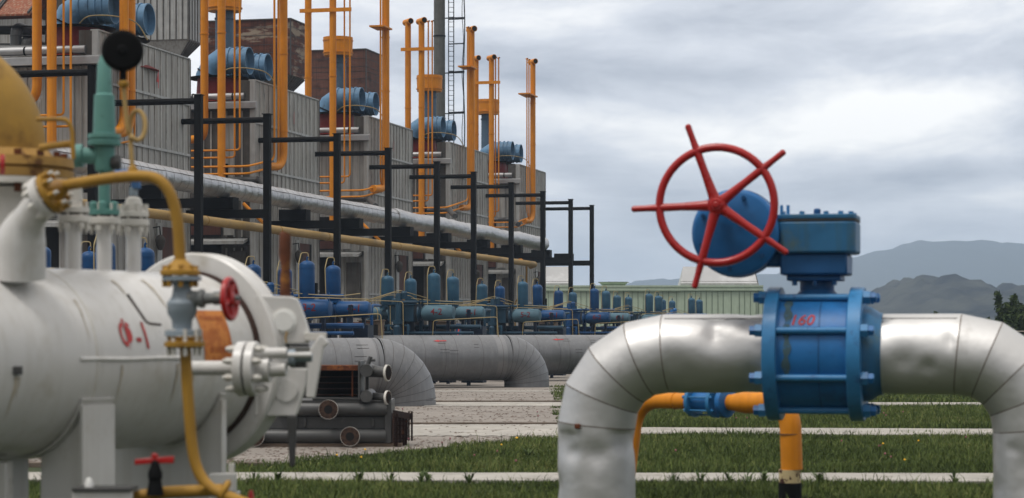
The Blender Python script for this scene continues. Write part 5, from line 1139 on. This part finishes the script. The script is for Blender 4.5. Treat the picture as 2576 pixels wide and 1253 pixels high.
# three top nozzles
def top_nozzle(px, s, lab=None):
    b = vp(s, 90, RV-.02); t = MB().cyl(b, Vector((b.x, b.y, 2.33)), .049, 24).build('top_nozzle', M_white, vs_)
    MB().lathe((b.x, b.y, 2.33), (0, 0, 1), [(0, .06), (.01, .104), (.045, .104), (.05, .095)], 32).build('flange', M_whited, t)
    MB().lathe((b.x, b.y, 2.381), (0, 0, 1), [(0, .085), (.014, .085)], 28).build('gasket', M_seam, t)
    for j in range(6):
        a = R(15+60*j); x, y = b.x+.082*math.cos(a), b.y+.082*math.sin(a)
        MB().cyl((x, y, 2.27), (x, y, 2.47), .010, 8).build('stud', M_whited, t); MB().cyl((x, y, 2.295), (x, y, 2.328), .019, 6).build('nut', M_whited, t)
    return Vector((b.x, b.y, 2.396))
t1, t2, t3 = top_nozzle(185, .68), top_nozzle(262, .98), top_nozzle(335, 1.277)
bf = thing('blind_flange', 'dirty white capped fitting on the leftmost of the three top nozzles', 'fitting', t1)
MB().lathe(t1, (0, 0, 1), [(0, .10), (.035, .10), (.04, .06), (.08, .055)], 28).build('flange', M_whited, bf)
MB().lathe(t1+Vector((.01, 0, .081)), (0, 0, 1), [(0, .05), (.1, .045), (.12, .02)], 20).build('cap', M_whited, bf)
nv = thing('needle_valve', 'dirty white valve with small blue elbow on the rightmost top nozzle', 'valve', t3)
MB().lathe(t3, (0, 0, 1), [(0, .10), (.03, .10), (.04, .07), (.12, .05), (.14, .02)], 28).build('valve_flange', M_whited, nv)
for j in range(5): a = R(72*j+10); MB().cyl(t3+Vector((.08*math.cos(a), .08*math.sin(a), .03)), t3+Vector((.08*math.cos(a), .08*math.sin(a), .085)), .018, 6).build('nut', M_whited, nv)
MB().lathe(t3+Vector((0, 0, .14)), (0, 0, 1), [(0, .03), (.06, .028)], 14).build('stem', M_gvalve, nv)
MB().tube(fillet([t3+Vector((.015, 0, .19)), t3+Vector((.015, 0, .285)), t3+Vector((-.12, 0, .28))], .04), .034, 14).build('elbow', mat('small_blue', (.06, .14, .30), .5), nv)
gv = thing('relief_valve', 'tall green spring relief valve on the middle top nozzle', 'relief valve', t2)
k_ = 14.75/F
MB().lathe(t2, (0, 0, 1), [(0, .098), (.03, .10), (.035, .08)], 30).build('lower_flange', M_green, gv)
for j in range(6): a = R(60*j+30); MB().lathe(t2+Vector((.075*math.cos(a), .075*math.sin(a), .032)), (0, 0, 1), [(0, .026), (.045, .026), (.055, .012)], 8).build('nut', M_green, gv)
zz = lambda py: CH+(HY-py)*k_
zt = t2.z
MB().lathe(t2, (0, 0, 1), [(.034, .037), (zz(434)-zt, .037), (zz(430)-zt, .058), (zz(415)-zt, .066), (zz(368)-zt, .070), (zz(366)-zt, .108), (zz(355)-zt, .110), (zz(353)-zt, .10), (zz(350)-zt, .10), (zz(348)-zt, .108), (zz(338)-zt, .106), (zz(336)-zt, .074), (zz(240)-zt, .066), (zz(236)-zt, .052), (zz(160)-zt, .044), (zz(150)-zt, .032), (zz(140)-zt, .026)], 32).build('valve_column', M_green, gv)
MB().lathe(Vector((t2.x-.04, t2.y, zz(392))), (-1, 0, 0), [(0, .05), (.1, .055), (.10, .075), (.16, .075)], 20).build('outlet', M_green, gv)
MB().lathe(Vector((t2.x+.05, t2.y-.02, zz(410))), (1, 0, 0), [(0, .04), (.04, .05), (.06, .045)], 16).build('side_plug', M_greyd, gv)

# big ochre elbow on a wide flange, far left
YE = 14.0; ke = YE/F; cx_ = W(2, 0, YE).x
be = thing('ochre_elbow', 'large ochre pipe elbow on a worn wide flange, cut by the left edge', 'pipe', Vector((cx_, YE, 2.0)))
ezz = lambda py: CH+(HY-py)*ke
MB().tube([(cx_, YE, ezz(420)), (cx_, YE, ezz(384))]+arc((cx_-.49, YE, ezz(384)), (1, 0, 0), (0, 0, 1), .49, 5, 90, 16)+[(cx_-1.2, YE, ezz(384)+.49)], .28, 40).build('elbow', mat('dark_mustard', (.31, .180, .036), .6, var=.2, dirt=((.16, .09, .025), .54, .2, 4)), be)
MB().lathe((cx_, YE, ezz(452)), (0, 0, 1), [(0, .3), (0, .445), (.05, .45), (.055, .42), (.065, .42), (.07, .45), (.125, .445), (.13, .33), (.18, .30)], 48).build('wide_flange', mat('worn_ochre', (.36, .21, .06), .7, var=.3, dirt=((.12, .055, .02), .54, .1, 7)), be)
MB().lathe((cx_, YE, ezz(468)), (0, 0, 1), [(0, .445), (.036, .445)], 48).build('pale_flange', M_whited, be)
for j in range(16): a = R(22.5*j+5); MB().cyl((cx_+.39*math.cos(a), YE+.39*math.sin(a), ezz(470)-.05), (cx_+.39*math.cos(a), YE+.39*math.sin(a), ezz(430)+.11), .022, 6).build('bolt', M_rust, be)
MB().lathe((cx_, YE, 2.0), (0, 0, 1), [(0, .27), (ezz(475)-2.0, .27)], 40).build('neck', M_whited, be)
MB().tube(fillet([W(92, 300, 13.5), W(168, 300, 13.5), W(182, 325, 13.5), W(184, 400, 13.5)], .06), .014, 8).build('grab_rail', M_yellow, be)
MB().tube(fillet([W(100, 372, 13.55), W(140, 366, 13.55), W(178, 362, 13.55)], .03), .022, 8).build('lug', M_yellow, be)
rw = thing('red_handwheel', 'small red handwheel edge on at the far left edge', 'handwheel', W(8, 440, 13.3))
MB().lathe(W(6, 414, 13.3), (1, .25, 0), [(-.012, .02), (-.014, .055), (.0, .064), (.014, .055), (.012, .02)], 24).build('wheel', M_red, rw); MB().cyl(W(6, 414, 13.3), W(-40, 414, 13.4), .012, 8).build('spindle', M_greyd, rw)

# white slanting nozzle and the ochre line with gate valve
YN = 13.25; kn = YN/F
cN = W(118, 492, YN); ax_ = Vector((.86, -.22, .46)).normalized()
wn = thing('white_elbow', 'fat white elbow nozzle rising from the vessel to a tilted flange', 'nozzle', vp(-.05, 62))
base = W(52, 700, YN+.25)
MB().tube(fillet([base, W(52, 560, YN+.2), cN-ax_*.03], .22, 8), [.150]*5+[.145]*2+[.12]*2+[.10], 36).build('elbow', M_white, wn) if False else MB().tube(fillet([base, W(50, 585, YN+.2), cN-ax_*.02], .26, 8), [.150, .150, .150, .148, .145, .14, .13, .12, .11, .10, .085], 36).build('elbow', M_white, wn)
MB().lathe(cN, ax_, [(-.055, .06), (-.05, .128), (-.006, .130), (0, .12)], 36).build('flange', M_white, wn)
uN = ax_.cross(UZ).normalized(); wN_ = ax_.cross(uN)
for j in range(8):
    a = R(22+45*j); o = (uN*math.cos(a)+wN_*math.sin(a))*.104; MB().cyl(cN+o-ax_*.10, cN+o+ax_*.11, .012, 8).build('stud', M_whited, wn); MB().cyl(cN+o-ax_*.085, cN+o-ax_*.052, .023, 6).build('nut', M_whited, wn)
MB().lathe(cN, ax_, [(0.001, .105), (.012, .105)], 36).build('gasket', M_seam, wn)
oc = thing('ochre_pipe', 'arched ochre pipe from the tilted flange to the grey gate valve', 'pipe', W(453, 690, 13.1))
MB().lathe(cN, ax_, [(.013, .12), (.016, .128), (.05, .128), (.055, .07), (.10, .055), (.14, .036)], 36).build('flange', M_yellow, oc)
for j in range(8): a = R(22+45*j); o = (uN*math.cos(a)+wN_*math.sin(a))*.104; MB().cyl(cN+o+ax_*.052, cN+o+ax_*.085, .023, 6).build('nut', M_yellow, oc)
YV = 13.05; kv = YV/F
ap = [cN+ax_*.12, W(200, 460, 13.15), W(290, 447, 13.1), W(350, 442, 13.08), W(398, 448, 13.06), W(428, 482, 13.05), W(444, 535, 13.05), W(450, 595, 13.05), W(453, 662, 13.05)]
def smooth(pts, it=2):
    for _ in range(it):
        o = [pts[0]]
        for a, b in zip(pts[:-1], pts[1:]): o += [a.lerp(b, .25), a.lerp(b, .75)]
        pts = o+[pts[-1]]
    return pts
MB().tube(smooth(ap), .0335, 20).build('arched_pipe', M_yellow, oc)
vz = lambda py: CH+(HY-py)*kv
vc = W(453, 0, YV).x
MB().lathe((vc, YV, vz(692)), (0, 0, 1), [(0, .115), (.025, .116), (.03, .10), (.05, .085), (.075, .05), (.09, .038)], 32).build('lower_flange', M_yellow, oc)
for j in range(8): a = R(45*j+10); MB().cyl((vc+.09*math.cos(a), YV+.09*math.sin(a), vz(722)), (vc+.09*math.cos(a), YV+.09*math.sin(a), vz(668)), .014, 6).build('bolt', M_yellow, oc)
ga = thing('gate_valve', 'grey gate valve with a dark red handwheel facing right', 'valve', (vc, YV, vz(845)))
gcx2 = W(458, 0, YV).x
MB().lathe((gcx2, YV, vz(845)), (0, 0, 1), [(0, .10), (.03, .10), (.035, .055), (.09, .06), (.13, .085), (.19, .088), (.23, .06), (.28, .052), (.315, .06), (.32, .112), (.345, .112)], 32).build('valve_body', M_gvalve, ga)
MB().lathe((gcx2+.04, YV-.01, vz(752)), (1, -.12, .02), [(0, .05), (.06, .045), (.065, .055), (.09, .055), (.095, .035), (.15, .032), (.15, .04), (.2, .038), (.21, .02), (.30, .016)], 20).build('bonnet', mat('bonnet_grime', (.16, .17, .17), .6, var=.4, scale=12, dirt=((.35, .33, .28), .55, .1, 14)), ga)
hwc = W(578, 752, YV-.05); had = Vector((.974, -.225, .04)).normalized(); u3 = had.cross(UZ).normalized(); w3 = had.cross(u3)
wh = MB().tube([hwc+(u3*math.cos(a)+w3*math.sin(a))*.112 for a in np.linspace(0, 2*math.pi, 40, endpoint=False)], .018, 10, closed=True).build('handwheel', M_red, ga)
MB().lathe(hwc, had, [(-.03, .02), (-.03, .04), (.02, .04), (.03, .02)], 16).build('hub', M_red, wh)
for j in range(5): a = R(72*j+20); MB().cyl(hwc, hwc+(u3*math.cos(a)+w3*math.sin(a))*.11, .018, 8).build('spoke', M_red, wh)
MB().lathe(hwc-had*.004, had, [(-.004, .02), (-.004, .10), (.004, .10), (.004, .02)], 32).build('web', M_red, wh)
od = thing('ochre_pipe', 'ochre pipe dropping from the grey gate valve down to the ground line', 'pipe', (vc, YV, .55))
MB().lathe((W(464, 0, YV).x, YV, vz(876)), (0, 0, 1), [(0, .045), (.01, .118), (.035, .118), (.04, .09), (.055, .09), (.06, .10), (.068, .10)], 32).build('upper_flange', M_yellow, od)
for j in range(8): a = R(45*j+10); x = W(464, 0, YV).x+.09*math.cos(a); MB().cyl((x, YV+.09*math.sin(a), vz(895)), (x, YV+.09*math.sin(a), vz(828)), .013, 6).build('bolt', M_whited, od)
MB().tube(smooth([W(466, 870, YV), W(470, 960, YV), W(476, 1040, YV), W(482, 1120, YV), W(494, 1180, YV), W(520, 1222, YV-.02), W(556, 1242, YV-.05), W(640, 1275, YV-.1)]), .033, 18).build('drop_pipe', M_yellow, od)
MB().tube([W(320, 1252, YV), W(420, 1238, YV), W(560, 1232, YV)], .035, 16).build('branch_pipe', M_yellow, od)
MB().lathe(W(556, 1228, YV-.03), (.8, .1, -.5), [(0, .05), (.02, .07), (.04, .05)], 18).build('socket', M_yellow, od)
MB().tube([W(505, 1232, YV-.02), W(520, 1222, YV-.02), W(535, 1232, YV-.02)], .03, 8).build('clamp', M_yellow, od)

# black pressure gauge on its siphon
pg = thing('pressure_gauge', 'round black pressure gauge seen from behind, on a thin ochre siphon tube', 'gauge', W(334, 437, 13.1))
gc = W(308, 128, 13.1)
MB().lathe(gc, (.15, -1, 0), [(-.03, .10), (-.028, .118), (.0, .122), (.03, .118), (.032, .108), (.040, .10), (.042, .03), (.05, .02)], 44).build('gauge_case', M_black, pg)
for a in (100, 112, 125): MB().cyl(gc+Vector((.105*math.cos(R(a)), -.04, .105*math.sin(R(a)))), gc+Vector((.12*math.cos(R(a)), -.04, .12*math.sin(R(a)))), .006, 6).build('screw', M_greyd, pg)
MB().tube([W(309, 172, 13.1), W(310, 206, 13.1)], .022, 10).build('stem', M_black, pg)
MB().lathe(W(311, 222, 13.1), (0, 0, 1), [(0, .015), (.01, .03), (.03, .034), (.045, .02)], 14).build('union_nut', M_cream if False else M_yellow, pg)
lp = [W(311, 215, 13.1), W(314, 260, 13.1), W(319, 305, 13.1), W(323, 338, 13.1)]
lp += [W(346+20*math.cos(R(a)), 316-38*math.sin(R(a)), 13.1+.04*math.sin(R(a/2))) for a in range(215, -160, -25)]
lp += [W(328, 345, 13.12), W(331, 390, 13.1), W(334, 437, 13.1)]
MB().tube(smooth(lp), .0135, 12).build('siphon_tube', mat('siphon_ochre', (.36, .24, .09), .5, var=.1), pg)
MB().lathe(W(334, 437, 13.1), (0, 0, 1), [(0, .03), (.03, .028), (.05, .014)], 10).build('boss', M_yellow, pg)

# small black valve with red lever, and frame pieces at the bottom
sv = thing('lever_valve', 'small black valve with red bar lever under the vessel', 'valve', W(390, 1246, 12.95))
MB().lathe(W(390, 1246, 12.95), (0, 0, 1), [(0, .05), (.04, .045), (.09, .035), (.10, .042), (.13, .042), (.16, .03), (.19, .022), (.2, .01)], 18).build('valve_body', M_black, sv)
lv = W(388, 1156, 12.95)
MB().prism([lv+Vector((-.115, 0, -.032)), lv+Vector((-.01, 0, -.022)), lv+Vector((.11, 0, -.022)), lv+Vector((.112, 0, .018)), lv+Vector((-.01, 0, .010)), lv+Vector((-.113, 0, -.0))], (0, .03, 0)).build('red_lever', M_red, sv, bev=.004)
MB().lathe(lv+Vector((0, .015, 0)), (0, 0, 1), [(0, .02), (.03, .02), (.035, .01)], 8).build('lever_nut', M_red, sv)
sk = thing('steel_frame', 'white angle frame at the bottom edge beneath the vessel', 'frame', W(250, 1260, 12.8))
fb(180, 330, 1228, 1236, 12.8, .25, 'top_flange', M_greyd, sk); fb(182, 333, 1236.5, 1300, 12.82, .02, 'web', M_white, sk)
fb(-30, 14, 1164, 1420, 13.6, .2, 'post', M_white, sk)
MB().lathe(W(224, 1228, 12.9), (0, 0, 1), [(0, .025), (.03, .025), (.06, .012)], 10).build('bolt_cap', M_white2, sk)
bs = thing('base_bracket', 'white steel bracket at the foot of the vessel, right of the ochre pipe', 'bracket', W(555, 1240, 14.6))
fb(525, 590, 1192, 1236, 14.6, .12, 'plate', M_white, bs); fb(574, 588, 1166, 1191, 14.66, .05, 'upright', M_whited, bs); fb(525, 600, 1237, 1420, 14.62, .1, 'leg', M_white, bs)
rl_ = thing('red_valve_tip', 'small red handle tip poking up at the bottom edge', 'valve handle', W(630, 1260, 13.4)); 
MB().tube([W(631, 1262, 13.4), W(631, 1246, 13.4), W(631, 1233, 13.4)], [.02, .018, .010], 10).build('handle', M_red, rl_); MB().cyl(W(631, 1263, 13.4), W(631, 1320, 13.4), .012, 8).build('spindle', M_greyd, rl_)
# concrete plinth carrying the vessel and the small pipework
for o_ in list(bpy.data.objects):
    if '_o' in o_: del o_['_o']
